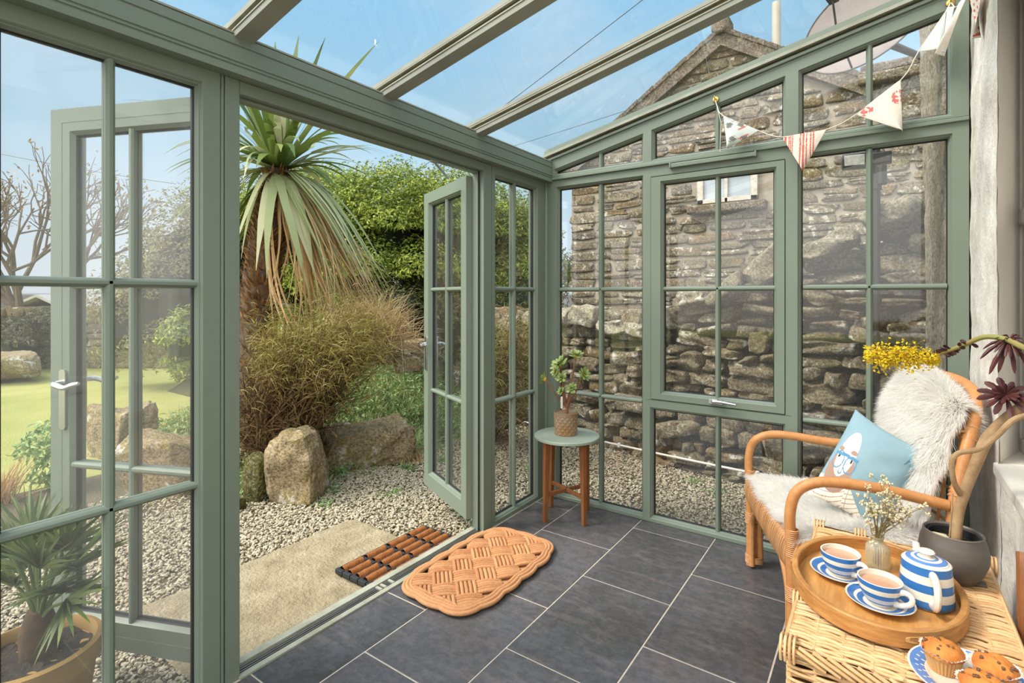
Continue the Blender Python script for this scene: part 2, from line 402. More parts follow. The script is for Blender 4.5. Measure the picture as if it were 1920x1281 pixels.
# ------------------------------------------------------------------ framing helpers
def inset_poly(poly, d):
    n = len(poly); P = [np.array(p, float) for p in poly]; L = []
    for i in range(n):
        a, b = P[i], P[(i + 1) % n]; t = (b - a) / np.linalg.norm(b - a); nrm = np.array([-t[1], t[0]])
        L.append((a + nrm * d[i], t))
    out = []
    for i in range(n):
        (p, r), (q, s_) = L[i - 1], L[i]
        k = ((q - p)[0] * s_[1] - (q - p)[1] * s_[0]) / (r[0] * s_[1] - r[1] * s_[0]); out.append(p + r * k)
    return out
def frame_mb(mb, poly, flats, mp, T=.07, d0=0.0, glass=True, bead=True):
    """mitred frame round poly (counter clockwise, edges bottom, right, top, left)"""
    if bead: prof = [(0, 0, -T, 0), (0, 0, 0, 0), (1, -.002, 0, 0), (1, 0, -.002, 0), (1, .003, -.010, 0), (1, .006, -.011, 0), (1, .013, -.026, 1), (1, .017, -.030, 1), (1, .017, -.044, 1), (1, .012, -.048, 0), (1, 0, -T, 0)]
    else: prof = [(0, 0, -T, 0), (0, 0, 0, 0), (1, -.002, 0, 0), (1, 0, -.002, 0), (1, .0, -.030, 0), (1, .012, -.030, 0), (1, .012, -T, 0)]
    loops = [inset_poly(poly, [p[0] * f + p[1] for f in flats]) for p in prof]
    n = len(poly); V = []; F = []; ms = []
    for lp, p in zip(loops, prof): V += [mp(a, b, d0 + p[2]) for a, b in lp]
    K = len(prof)
    for k in range(K):
        k2 = (k + 1) % K
        for i in range(n):
            j = (i + 1) % n; F.append((k * n + i, k * n + j, k2 * n + j, k2 * n + i)); ms.append(prof[k][3])
    mb.add(V, F, ms)
def pane_mb(mb, poly, flats, mp, d0=0.0, t0=-.034, t1=-.040, off=.010):
    lp = inset_poly(poly, [f + off for f in flats]); n = len(lp)
    V = [mp(a, b, d0 + t0) for a, b in lp] + [mp(a, b, d0 + t1) for a, b in lp]
    mb.add(V, [tuple(range(n)), tuple(range(2 * n - 1, n - 1, -1))] + [(i, n + i, n + (i + 1) % n, (i + 1) % n) for i in range(n)])
def bar_mb(mb, a0, b0, a1, b1, mp, d0=0.0):
    for dc, hd in ((-.030, .016), (-.047, .014)):
        c = []
        t = np.array([a1 - a0, b1 - b0]); t = t / np.linalg.norm(t); nn = np.array([-t[1], t[0]])
        V = []; m = 10
        for (a, b) in ((a0, b0), (a1, b1)):
            for k in range(m):
                g = 2 * math.pi * k / m; q = np.array([a, b]) + nn * .0135 * math.cos(g); V.append(mp(q[0], q[1], d0 + dc + hd * math.sin(g)))
        mb.add(V, [(k, (k + 1) % m, m + (k + 1) % m, m + k) for k in range(m)], 0)
    V = []
    for (a, b) in ((a0, b0), (a1, b1)):
        for sg, dd in ((-1, -.031), (1, -.031), (1, -.047), (-1, -.047)):
            q = np.array([a, b]) + nn * .0115 * sg; V.append(mp(q[0], q[1], d0 + dd))
    mb.add(V, [(k, (k + 1) % 4, 4 + (k + 1) % 4, 4 + k) for k in range(4)], 1)
def window(name, label, loc, poly, flats, mp, bars, gm='glass', d0=0.0, parent=None, T=.07):
    e = parent or struct(thing(name, loc, label, 'window'))
    f = MB(); frame_mb(f, poly, flats, mp, T, d0); f.build('frame', [M['green'], M['gasket']], e)
    if bars:
        b = MB()
        for q in bars: bar_mb(b, *q, mp, d0)
        b.build('glazing_bars', [M['green'], M['gasket']], e)
    g = MB(); pane_mb(g, poly, flats, mp, d0); g.build('glass', M[gm], e, smooth=0)
    return e
DW = lambda a, b, d: (d, a, b)            # door wall: a = y, b = z, d < 0 outwards
EW = lambda a, b, d: (a, -d, b)           # end wall: a = x, b = z
def rect(a0, a1, b0, b1): return [(a0, b0), (a1, b0), (a1, b1), (a0, b1)]
Z1, Z2 = 1.337, .688
# side panel left of the doors, narrow panel right of them
window('window_1', 'tall sage green glazed side panel left of the open doors, three rows of panes', (0, -2.36, 0), rect(-2.66, -2.062, 0, 2.03), [.03, .055, .046, .06], DW,
       [(-2.356, .04, -2.356, 1.98), (-2.59, Z1, -2.125, Z1), (-2.59, Z2, -2.125, Z2)], 'hazy')
window('window_2', 'narrow sage green glazed panel between the right door and the corner', (0, -.29, 0), rect(-.582, 0.0, 0, 2.03), [.022, .10, .046, .033], DW,
       [(-.327, .03, -.327, 1.98), (-.54, Z1, -.11, Z1), (-.54, Z2, -.11, Z2)])
# end wall: three lower bays
window('window_3', 'end wall window bay beside the corner, behind the round side table', (.34, 0, 0), rect(0, .678, 0, 2.042), [.020, .022, .048, .078], EW,
       [(.378, .03, .378, 1.98), (.09, Z1, .645, Z1), (.09, Z2 - .006, .645, Z2 - .006)])
w4 = struct(thing('window_4', (1.05, 0, 0), 'middle end wall window with an opening sash and a small chrome handle', 'window'))
f = MB(); frame_mb(f, rect(.678, 1.42, 0, .702), [.020, .026, .046, .022], EW); frame_mb(f, rect(.678, 1.42, .70, 2.042), [.004, .026, .062, .026], EW, bead=False)
f.build('frame', [M['green'], M['gasket']], w4)
g = MB(); pane_mb(g, rect(.678, 1.42, 0, .702), [.020, .026, .046, .022], EW); g.build('glass', M['glass'], w4, smooth=0)
b = MB(); bar_mb(b, 1.066, .03, 1.066, .655, EW); b.build('glazing_bars', [M['green'], M['gasket']], w4)
f = MB(); sp = rect(.706, 1.392, .708, 1.976); sf = [.034, .038, .030, .056]; frame_mb(f, sp, sf, EW, .05, .004); sash = f.build('sash', [M['green'], M['gasket']], w4)
b = MB(); bar_mb(b, 1.066, .745, 1.066, 1.94, EW, .004); bar_mb(b, .77, Z1, 1.35, Z1, EW, .004); b.build('sash_glazing_bars', [M['green'], M['gasket']], sash)
g = MB(); pane_mb(g, sp, sf, EW, .004); g.build('sash_glass', M['glass'], sash, smooth=0)
h = MB(); h.box(1.03, 1.10, -.020, -.004, .722, .744); h.tube([(1.055, -.018, .735), (1.06, -.036, .737), (1.10, -.038, .738), (1.17, -.036, .732)], [.009, .011, .008, .006], 8, smoothn=3)
h.box(1.045, 1.075, -.03, -.015, .724, .75); tag(h.build('handle', M['chrome'], sash, bevel=.003), 'chrome window handle')
v = MB(); v.box(.82, 1.262, -.022, .0, 2.012, 2.036); v.box(.816, .826, -.026, 0, 2.009, 2.039); v.box(1.256, 1.266, -.026, 0, 2.009, 2.039); v.build('trickle_vent', M['green'], w4, bevel=.003)
window('window_5', 'end wall window bay beside the white house wall, behind the rattan chair', (1.755, 0, 0), rect(1.42, 2.09, 0, 2.042), [.020, .055, .048, .030], EW,
       [(1.741, .03, 1.741, 1.98), (1.47, Z1 + .002, 2.02, Z1 + .002), (1.47, Z2 - .004, 2.02, Z2 - .004)])
# raked lights above the transom
rk = lambda x: 2.150 + .2135 * x
for nm, lab, x0, x1, fl, xm in (('window_6', 'smallest wedge shaped light over the corner, under the sloping roof', 0, .678, [.032, .022, .052, .062], .378),
                        ('window_7', 'middle sloping light above the opening sash, bunting hook at its top', .678, 1.42, [.032, .026, .052, .030], 1.066),
                        ('window_8', 'tallest sloping light at the top next to the white house wall', 1.42, 2.09, [.032, .055, .052, .034], 1.741)):
    window(nm, lab, ((x0 + x1) / 2, 0, 2.042), [(x0, 2.042), (x1, 2.042), (x1, rk(x1)), (x0, rk(x0))], fl, EW, [(xm, 2.075, xm, rk(xm) - .05)])
m = MB(); m.box(.012, 2.09, -.014, .0, 2.040, 2.058); m.box(.012, 2.09, -.010, .0, 2.058, 2.064)
struct(m.build('trim_1', M['green'], bevel=.003), 'sage green moulded transom strip across the end wall', 'trim')
m = MB(); m.box(-.07, 0, 0, .07, -.1, 2.03); m.tube([(.004, -.004, 0), (.004, -.004, 2.03)], .012, 8); struct(m.build('trim_2', M['green'], bevel=.004), 'sage green corner post where the two glazed walls meet', 'post')
# eaves beam
pr = [(-.075, 2.03), (.05, 2.03), (.05, 2.052), (.046, 2.054), (.046, 2.057), (.05, 2.059), (.05, 2.064), (.046, 2.066), (.046, 2.069), (.05, 2.071), (.05, 2.118), (.046, 2.120), (.046, 2.123), (.05, 2.125), (.05, 2.152), (.04, 2.160), (-.075, 2.160)]
m = MB(); n = len(pr); V = [(x, y, z) for y in (-3.6, 0.0) for x, z in pr]
m.add(V, [tuple(range(n)), tuple(range(2 * n - 1, n - 1, -1))] + [(i, n + i, n + (i + 1) % n, (i + 1) % n) for i in range(n)])
m.box(-.02, .046, -3.6, 0, 2.160, 2.166, 1)
struct(m.build('trim_3', [M['green'], M['cap']], smooth=0), 'thick sage green eaves beam over the doors', 'beam')
# jambs, head and threshold of the doorway
def jamb(y0, y1, stop):
    m = MB(); m.box(-.07, 0, y0, y1, -.02, 2.03)
    s0, s1 = (y1, y1 + .012) if stop > 0 else (y0 - .012, y0)
    m.box(-.07, -.032, s0, s1, -.02, 2.0); m.box(-.032, -.028, s0 + .002, s1 - .002, 0, 2.0, 1); return m
m = jamb(-2.046, -1.996, 1); m.box(-.06, -.004, -2.062, -2.046, 0, 2.03); m.box(-.006, .002, -2.058, -2.050, 0, 2.03)
struct(m.build('trim_4', [M['green'], M['gasket']], bevel=.003), 'sage green door post left of the doorway', 'door post')
m = jamb(-.655, -.584, -1); struct(m.build('trim_5', [M['green'], M['gasket']], bevel=.003), 'sage green door post right of the doorway', 'door post')
m = MB(); m.box(-.07, 0, -1.996, -.655, 1.986, 2.03); m.box(-.07, -.032, -1.996, -.655, 1.974, 1.986)
struct(m.build('trim_6', M['green'], bevel=.003), 'sage green door head above the open doorway', 'door head')
m = MB(); m.box(-.085, -.052, -1.996, -.655, -.06, .012, 2); m.box(-.052, -.012, -1.996, -.655, -.06, .000, 1); m.box(-.012, .012, -2.0, -.655, -.06, .006, 2)
for x in (-.044, -.034, -.022): m.box(x - .0013, x + .0013, -1.996, -.655, 0, .005, 3)
for y in (-1.37, -1.345, -1.30): m.box(-.05, -.014, y, y + .012, 0, .008, 2)
struct(m.build('trim_7', [M['green'], M['dark'], M['cap'], M['alu']], smooth=0), 'ribbed metal door threshold in the doorway', 'threshold')
# rafters and glass roof
def rafter(yc, wd=.064):
    m = MB(); x0, x1 = -.06, 2.10; s_ = .2135
    def bar(y0, y1, a, b, k):
        V = [(x, y, 2.148 + s_ * (x - .05) + z) for x in (x0, x1) for y in (y0, y1) for z in (a, b)]
        m.add(V, [(0, 1, 3, 2), (4, 6, 7, 5), (0, 4, 5, 1), (2, 3, 7, 6), (0, 2, 6, 4), (1, 5, 7, 3)], k)
    h = wd / 2
    bar(yc - h, yc + h, 0, .024, 0); bar(yc - h - .003, yc + h + .003, .022, .027, 2); bar(yc - h + .008, yc + h - .008, .027, .044, 1); bar(yc - h - .004, yc + h + .004, .044, .050, 2); bar(yc - h + .004, yc + h - .004, .058, .075, 0)
    return m
for i, (yc, lab) in enumerate(((-2.64, 'weathered roof rafter nearest the viewer overhead'), (-2.008, 'weathered roof rafter meeting the beam above the left door post'), (-1.38, 'weathered roof rafter meeting the beam above the middle of the doorway'), (-.748, 'weathered roof rafter meeting the beam above the right open door'))):
    struct(rafter(yc).build('trim_%d' % (8 + i), [M['rafter'], M['grime'], M['cap']], smooth=0), lab, 'rafter')
m = MB()
def rbar(y0, y1, a, b, k):
    V = [(x, y, rk(x) + z) for x in (0.0, 2.09) for y in (y0, y1) for z in (a, b)]
    m.add(V, [(0, 1, 3, 2), (4, 6, 7, 5), (0, 4, 5, 1), (2, 3, 7, 6), (0, 2, 6, 4), (1, 5, 7, 3)], k)
rbar(-.002, .07, 0, .012, 0); rbar(-.014, .07, .012, .026, 0); rbar(-.002, .07, .026, .040, 1); rbar(-.03, .08, .040, .056, 2); rbar(-.02, .08, .06, .085, 0)
struct(m.build('trim_12', [M['green'], M['grime'], M['cap']], smooth=0), 'sloping sage green end rafter capping the end wall', 'rafter')
ceil = struct(thing('ceiling', (1.0, -1.8, 2.25), 'sloping clear glass conservatory roof', 'glass roof'))
ys = [-3.6, -2.64, -2.008, -1.38, -.748, .04]
for y0, y1 in zip(ys, ys[1:]):
    m = MB(); V = [(x, y, 2.148 + .0515 + .2135 * (x - .05) + z) for x in (-.07, 2.10) for y in (y0 + .004, y1 - .004) for z in (0, .006)]
    m.add(V, [(0, 1, 3, 2), (4, 6, 7, 5), (0, 4, 5, 1), (2, 3, 7, 6), (0, 2, 6, 4), (1, 5, 7, 3)]); m.build('roof_pane', M['roofglass'], ceil, smooth=0)

# ------------------------------------------------------------------ the two open door leaves
def leaf(name, label, hinge, free, sgn, hand):
    hx, fx = np.array(hinge), np.array(free); d = (fx - hx) / np.linalg.norm(fx - hx); nrm = np.array([-d[1], d[0]]) * sgn   # room face normal
    Wd = np.linalg.norm(fx - hx)
    mp = lambda a, b, dd: (hx[0] + d[0] * a + nrm[0] * dd, hx[1] + d[1] * a + nrm[1] * dd, b)
    e = struct(thing(name, (hx[0], hx[1], .06), label, 'door'))
    po = rect(0, Wd, .062, 1.962) if True else None
    fl = [.085, .070, .070, .070]
    m = MB(); frame_mb(m, po, fl, mp, .062); lp_ = [inset_poly(rect(-.016, Wd + .014, .05, 1.974), [q_] * 4) for q_ in (0, 0, .05, .05)]; m.add([mp(a, b_, z_) for l_, z_ in zip(lp_, (-.063, -.046, -.046, -.063)) for a, b_ in l_], [(k_ * 4 + i_, k_ * 4 + (i_ + 1) % 4, (k_ + 1) % 4 * 4 + (i_ + 1) % 4, (k_ + 1) % 4 * 4 + i_) for k_ in range(4) for i_ in range(4)])
    m.build('frame', [M['green'], M['gasket']], e, bevel=0)
    b = MB(); bar_mb(b, Wd / 2, .15, Wd / 2, 1.885, mp); bar_mb(b, .075, Z1, Wd - .075, Z1, mp); bar_mb(b, .075, Z2, Wd - .075, Z2, mp)
    b.build('glazing_bars', [M['green'], M['gasket']], e)
    g = MB(); pane_mb(g, po, fl, mp); g.build('glass', M['glass'], e, smooth=0)
    for z in (.20, 1.02, 1.80):
        h = MB(); c = np.array(mp(-.022, z, -.066)); h.tube([c + (0, 0, -.045), c + (0, 0, .045)], .011, 10); h.obox(np.array(mp(0.0, z, -.060)), .022 * np.array([d[0], d[1], 0]), .004 * np.array([nrm[0], nrm[1], 0]), (0, 0, .03))
        h.build('hinge', M['alu'], e)
    for face in (0, 1):
        h = MB(); dd = .004 if face == 0 else -.066; sg = 1 if face == 0 else -1
        V = []
        q = [(Wd - .047 + .014 * math.cos(t), (1.02 if math.sin(t) >= 0 else .83) + .014 * math.sin(t)) for t in np.linspace(0, 2 * math.pi, 24, endpoint=False)]
        V = [mp(a, b_, dd - .004 * sg) for a, b_ in q] + [mp(a, b_, dd + .005 * sg) for a, b_ in q]; n = 24
        h.add(V, [tuple(range(n)), tuple(range(2 * n - 1, n - 1, -1))] + [(i, (i + 1) % n, n + (i + 1) % n, n + i) for i in range(n)])
        plate = h.build('handle_plate', M['chrome'], e)
        h = MB(); a0 = Wd - .047; k = hand
        h.tube([mp(a0, .985, dd + .002 * sg), mp(a0, .985, dd + .032 * sg), mp(a0 - .02 * k, .983, dd + .042 * sg), mp(a0 - .055 * k, .975, dd + .042 * sg), mp(a0 - .09 * k, .985, dd + .040 * sg), mp(a0 - .115 * k, .992, dd + .036 * sg)], [.010, .010, .010, .009, .010, .006], 8, smoothn=4)
        tag(h.build('lever', M['chrome'], plate), 'curved chrome lever handle')
    return e
leaf('door_1', 'sage green glazed door leaf folded outwards on the left, seen through the side panel', (-.088, -2.004), (-.70, -2.262), -1, 1)
leaf('door_2', 'sage green glazed door leaf standing open on the right of the doorway', (-.088, -.700), (-.672, -.432), 1, 1)
m = MB(); m.tube([(-.05, -1.0, 1.975), (-.22, -.70, 1.964)], .007, 8); m.box(-.06, -.04, -1.02, -.98, 1.966, 1.976); struct(m.build('trim_13', M['alu']), 'thin metal door stay between the right door leaf and the door head', 'door stay')

# ------------------------------------------------------------------ slate floor
m = MB(); m.box(-.01, 2.14, -3.7, .0, -.08, -.0025, 1)
xs = [.0, .24, .65, 1.06, 1.473, 1.885, 2.10]; offs = [-.130, -.442, -.130, -.442, -.130, -.442]
for x0, x1, of in zip(xs, xs[1:], offs):
    ycuts = sorted([of - .6115 * k for k in range(-1, 7)])
    for a, b_ in zip(ycuts, ycuts[1:]):
        a, b_ = max(a, -3.7), min(b_, -.001)
        if b_ - a < .02: continue
        g_ = .0032; j = random.uniform(-.0008, .0004)
        m.box(x0 + (g_ if x0 > 0 else .012), x1 - g_, a + g_, b_ - g_, -.01, j, 0)
fl = m.build('floor', [M['slate'], M['grout']], smooth=0, bevel=.0015); struct(fl, 'dark grey slate tile floor with pale grout lines', 'floor')

# ------------------------------------------------------------------ white house wall on the right
def rough(p, a=.012, s_=3): return snoise(np.array(p), 5, s_) * a + snoise(np.array(p), 9, s_ * 4.5) * a * .35
def wallgrid(m, y0, y1, z0, z1, amp=.012, mat=0, x=2.098, step=.03):
    nu, nv = max(3, int((y1 - y0) / step)), max(3, int((z1 - z0) / step))
    m.grid(lambda u, v: (x - rough((0, y0 + (y1 - y0) * u, z0 + (z1 - z0) * v), amp) + 0 * u, y0 + (y1 - y0) * u, z0 + (z1 - z0) * v), nu, nv, mat)
m = MB()
wallgrid(m, -.62, .072, 0, 3.3); wallgrid(m, -3.7, -.62, 0, .72, .016); wallgrid(m, -3.7, -.62, 2.46, 3.3)
m.grid(lambda u, v: (2.094 + .11 * u + (1 - u) * -rough((0, -.62, v * 3), .006), -.622 + .29 * u, .70 + 1.78 * v), 6, 40, 1)      # splayed plaster reveal
m.grid(lambda u, v: (2.09 + .13 * u, -2.3 + 1.98 * v, 2.458 + .01 * math.sin(9 * v)), 4, 30, 1)                                   # lintel underside
m.box(2.20, 2.40, -3.7, -.30, 2.44, 3.3, 1); m.box(2.20, 2.4, -3.7, .07, 0, .70, 1); m.box(2.215, 2.4, -.335, .07, .7, 3.3, 1); m.box(2.12, 2.4, -3.7, -2.3, .7, 3.3, 1)
struct(m.build('wall_right', [M['plaster'], M['smooth']], smooth=60), 'rough white limewashed stone house wall on the right', 'wall')
m = MB(); m.box(2.086, 2.26, -2.3, -.60, .712, .752); m.prism([(2.10, -.6), (2.26, -.6), (2.26, -.30), (2.20, -.31)], .712, .752)
struct(m.build('trim_14', M['white_paint'], bevel=.006), 'white painted window sill behind the plants on the right', 'window sill')
w9 = struct(thing('window_9', (2.2, -1.3, .752), 'white painted house window in the right wall, seen edge on', 'window'))
m = MB(); m.box(2.185, 2.235, -.385, -.315, .752, 2.455); m.box(2.185, 2.235, -2.3, -2.24, .752, 2.455); m.box(2.185, 2.235, -2.24, -.385, 2.38, 2.455); m.box(2.185, 2.235, -2.24, -.385, .752, .80); m.box(2.175, 2.19, -.375, -.325, .752, 2.455)
m.build('frame', M['white_paint'], w9, bevel=.006)
m = MB(); m.box(2.19, 2.22, -.455, -.385, .80, 2.38); m.box(2.19, 2.22, -1.30, -1.24, .80, 2.38); m.box(2.18, 2.215, -1.25, -.385, 1.545, 1.60); m.box(2.19, 2.22, -1.25, -.44, .80, .86); m.box(2.19, 2.22, -1.25, -.44, 2.33, 2.38)
m.build('sash', M['white_paint'], w9, bevel=.006)
m = MB(); m.box(2.20, 2.206, -1.25, -.44, .85, 2.34); m.build('glass', M['glass'], w9, smooth=0)
m = MB(); m.grid(lambda u, v: (2.30 + .012 * math.sin(70 * u), -2.28 + 1.93 * u, .74 + 1.7 * v), 120, 3); m.build('net_curtain', M['white_paint'], w9, smooth=180); m = MB(); m.box(2.202, 2.23, -2.24, -1.30, .8, 2.38); m.build('painted_panel', M['white_paint'], w9, smooth=0)
# rough stone corner of the house outside the end wall
m = MB(); nz_ = 60
def pil(u, v):
    a = [(2.10, .072), (2.0, .10), (1.99, .42), (1.97, .80), (2.4, .80)]; k = u * 4; i = min(3, int(k)); t = k - i
    x, y = a[i][0] + (a[i + 1][0] - a[i][0]) * t, a[i][1] + (a[i + 1][1] - a[i][1]) * t; z = -.15 + 3.35 * v
    return (x + .03 * (1 - v) + rough((x, y, z), .014), y + (rough((x + 3, y, z), .012) if y > .09 else 0), z)
m.grid(pil, 40, 110)
M['quoin'] = stone('quoin_stone', [(0., (206, 194, 170)), (1., (212, 198, 172))], (204, 198, 180), (150, 136, 90), .6, .5)
struct(m.build('wall_corner', M['quoin'], smooth=60), 'rough pale granite corner of the house just outside the end glazing', 'house corner')
# ------------------------------------------------------------------ ground outside
m = MB(); m.box(-40, 12, -20, 40, -.5, -.155)
struct(m.build('ground', M['lawn'], smooth=0), 'garden lawn stretching away on the left', 'lawn')
m = MB(); m.box(-3.3, -.088, -4.2, .08, -.155, -.125); m.box(-3.3, 2.6, .08, 4.0, -.155, -.125); m.box(-3.3, 9, -16, -4.2, -.155, -.125)
struct(m.build('gravel_bed', M['gravelbase'], smooth=0), 'bed under the gravel chippings round the conservatory', 'gravel')
m = MB(); m.box(-.085, -.07, -4.2, .08, -.16, 0.0); m.box(-.085, 2.1, .0705, .085, -.16, 0.0); m.box(-.07, 2.1, -.002, .07, -.16, -.0805)
struct(m.build('plinth', M['concrete'], smooth=0), 'low concrete footing under the glazed walls', 'footing')
def edgex(y):   # right hand edge of the planted bank
    return np.interp(y, [-1.4, -1.0, -.6, -.2, .5, 1.2, 1.9], [-2.6, -1.85, -1.62, -1.68, -1.62, -1.55, -1.5])
# gravel chips
def ico():
    t = (1 + 5 ** .5) / 2
    V = np.array([(-1, t, 0), (1, t, 0), (-1, -t, 0), (1, -t, 0), (0, -1, t), (0, 1, t), (0, -1, -t), (0, 1, -t), (t, 0, -1), (t, 0, 1), (-t, 0, -1), (-t, 0, 1)], float); V /= np.linalg.norm(V[0])
    F = np.array([(0, 11, 5), (0, 5, 1), (0, 1, 7), (0, 7, 10), (0, 10, 11), (1, 5, 9), (5, 11, 4), (11, 10, 2), (10, 7, 6), (7, 1, 8), (3, 9, 4), (3, 4, 2), (3, 2, 6), (3, 6, 8), (3, 8, 9), (4, 9, 5), (2, 4, 11), (6, 2, 10), (8, 6, 7), (9, 8, 1)])
    return V, F
def pebbles(P, size, g):
    V0, F0 = ico(); n = len(P)
    V = V0[None] * g.uniform(.7, 1.15, (n, 12, 1)) * (np.asarray(size)[:, None] * np.stack([g.uniform(.9, 1.5, n), g.uniform(.6, 1.0, n), g.uniform(.4, .75, n)], 1))[:, None, :]
    a = g.uniform(0, 6.28, n); b = g.normal(0, .45, n)
    cb, sb = np.cos(b)[:, None], np.sin(b)[:, None]; x, z = V[..., 0].copy(), V[..., 2].copy(); V[..., 0] = cb * x - sb * z; V[..., 2] = sb * x + cb * z
    ca, sa = np.cos(a)[:, None], np.sin(a)[:, None]; x, y = V[..., 0].copy(), V[..., 1].copy(); V[..., 0] = ca * x - sa * y; V[..., 1] = sa * x + ca * y
    V += P[:, None]; F = (np.arange(n) * 12)[:, None, None] + F0[None]
    return V.reshape(-1, 3), F.reshape(-1, 3)
g = np.random.default_rng(3)
P = np.concatenate([np.stack([g.uniform(-2.6, -.10, 46000), g.uniform(-3.1, .08, 46000), np.zeros(46000)], 1), np.stack([g.uniform(-2.0, 2.0, 28000), g.uniform(.095, 1.9, 28000), np.zeros(28000)], 1)])
wy = 1.56 - .235 * P[:, 0]
keep = (P[:, 0] > edgex(P[:, 1]) - .05) | (P[:, 1] < -1.05)
keep &= P[:, 1] < wy
keep &= ~((P[:, 0] > -.88) & (P[:, 1] < -.82) & (P[:, 1] > -2.0) & (P[:, 0] < -.09))
keep &= ~((P[:, 0] < -2.0) & (P[:, 1] < -1.05) & (g.uniform(size=len(P)) < .55))
keep &= ~(((P[:, 0] + .33) ** 2 + (P[:, 1] + 2.45) ** 2) < .11 ** 2)
P = P[keep]; P[:, 2] = -.122 + g.uniform(-.004, .014, len(P))
V, F = pebbles(P, g.uniform(.0055, .0125, len(P)), g)
tag(fast('gravel_chippings', V, F, M['gravel']), 'pale angular gravel chippings spread round the conservatory', 'gravel', kind='stuff')
# worn concrete slab step outside the door
def slab(u, v):
    r = 1.0; x = -.92 + .85 * u; y = -2.03 + 1.23 * v
    e = min(1, min(u, v, 1 - v) / .03); z = -.082 - .03 * (1 - e) ** 2 + .004 * snoise(np.array((x, y, 0)), 4, 6) + .003 * snoise(np.array((x, y, 0)), 8, 22)
    if v > .93: y -= .10 * max(0, (u - .35)) * (v - .93) / .07; x += .06 * ((v - .93) / .07) ** 2 * (1 - u)
    return (x + .01 * snoise(np.array((0, y, 1)), 3, 5) * (1 - u), y, z)
m = MB(); m.grid(slab, 60, 130); m.box(-.90, -.09, -2.01, -.86, -.15, -.10)
tag(m.build('concrete_slab', M['concrete'], smooth=60), 'worn pale concrete step slab outside the doorway', 'slab')

# ------------------------------------------------------------------ planted bank
def bank_h(x, y):
    d = np.clip((edgex(y) - x) / 1.6, 0, 1); d2 = np.clip((y + 1.35) / 1.0, 0, 1)
    far = np.clip((-x - 2.5) / 3.5, 0, 1) * np.clip((y - .2) / 2.5, 0, 1)
    fx_ = np.maximum(np.clip((x + 4.8) / 1.2, 0, 1), np.clip((y - .3) / 1.0, 0, 1)); d = d * fx_; d2 = d2 * fx_
    return -.185 + (.38 * d * d * (3 - 2 * d) + .40 * far) * d2 * d2 * (3 - 2 * d2) + .04 * snoise(np.stack([x, y, x * 0], -1), 6, 2.5) * d * d2
def bk(u, v):
    y = -1.4 + 5.4 * v; x = float(edgex(y)) + .02 - 5.5 * u; return (x, y, float(bank_h(np.array(x), np.array(y))))
m = MB(); m.grid(bk, 60, 60)
struct(m.build('garden_bank', M['bank'], smooth=180), 'raised planted earth bank beyond the gravel', 'flower bed')
# boulders
def boulder(name, label, c, h, mat, seed, rot=0.0, yaw=0.0, amp=.10, power=.6, n=30):
    V, F = stones([(0, 0, 0)], [h], n, power, amp, np.array([rot]), None, seed)
    V = V + (.16 * min(h) * np.abs(snoise(V / min(h), seed + 3, 2.0)) - .05 * min(h))[:, None] * unit(V) + .030 * min(h) * snoise(V / min(h), seed + 5, 9)[:, None] * unit(V)
    c_, s_ = math.cos(yaw), math.sin(yaw); V = np.stack([V[:, 0] * c_ - V[:, 1] * s_, V[:, 0] * s_ + V[:, 1] * c_, V[:, 2]], 1) + np.array(c)
    return tag(fast(name, V, F, mat, smooth=True), label, 'boulder')
boulder('boulder', 'upright blocky lichened boulder at the gravel edge, left of the long boulder', (-1.58, -.76, .10), (.165, .15, .245), M['boulder'], 27, .10, .5, .08, .62)
boulder('boulder', 'long low boulder capped with yellow moss beside the gravel', (-1.80, .02, .03), (.39, .22, .175), M['boulder'], 52, .10, 1.05, .06, .75)
boulder('boulder', 'smooth egg shaped green mossy stone leaning beside the upright boulder', (-1.755, -.945, .04), (.08, .08, .17), M['mossstone'], 8, -.1, .2, .04, .9)
boulder('boulder', 'small yellowish stone on the gravel by the green mossy stone', (-1.72, -1.13, -.09), (.06, .05, .05), M['mossstone'], 9)
boulder('boulder', 'dark lichened boulder seen through the left door glass', (-2.55, -1.2, .02), (.26, .2, .22), M['boulder'], 14, 0, .4)
boulder('boulder', 'pale grey boulder on the lawn edge seen through the left door glass', (-3.9, -1.02, .05), (.26, .2, .24), M['boulder'], 15, 0, .2)
boulder('boulder', 'flat pale stone at the far edge of the lawn by the garden wall', (-10.6, -.55, .1), (.7, .4, .22), M['boulder'], 16)
# low tumbled stones behind the bank
k = 0
for (u, v, d, s_, lab) in ((705, 632, 5.6, .13, 'roundest grey stone on the bank top, left of the tumbled stones'), (745, 640, 5.8, .12, 'rusty mossy stone behind the roundest grey stone'), (778, 652, 5.6, .13, 'pale flat stone at the right of the tumbled stones'), (728, 668, 5.3, .13, 'mossy brown stone low on the bank'), (765, 684, 5.1, .12, 'yellow mossy stone under the pale flat stone'), (792, 672, 5.2, .11, 'white lichened stone close to the open door edge'), (690, 664, 5.2, .10, 'half buried stone below the roundest grey stone')):
    boulder('bank_stone', lab, at(u, v, d), (s_, s_ * .8, s_ * .62), M['drystone'] if k % 2 else M['boulder'], 40 + k, .1 * (k % 3 - 1), k, .1, .6, 10); k += 1

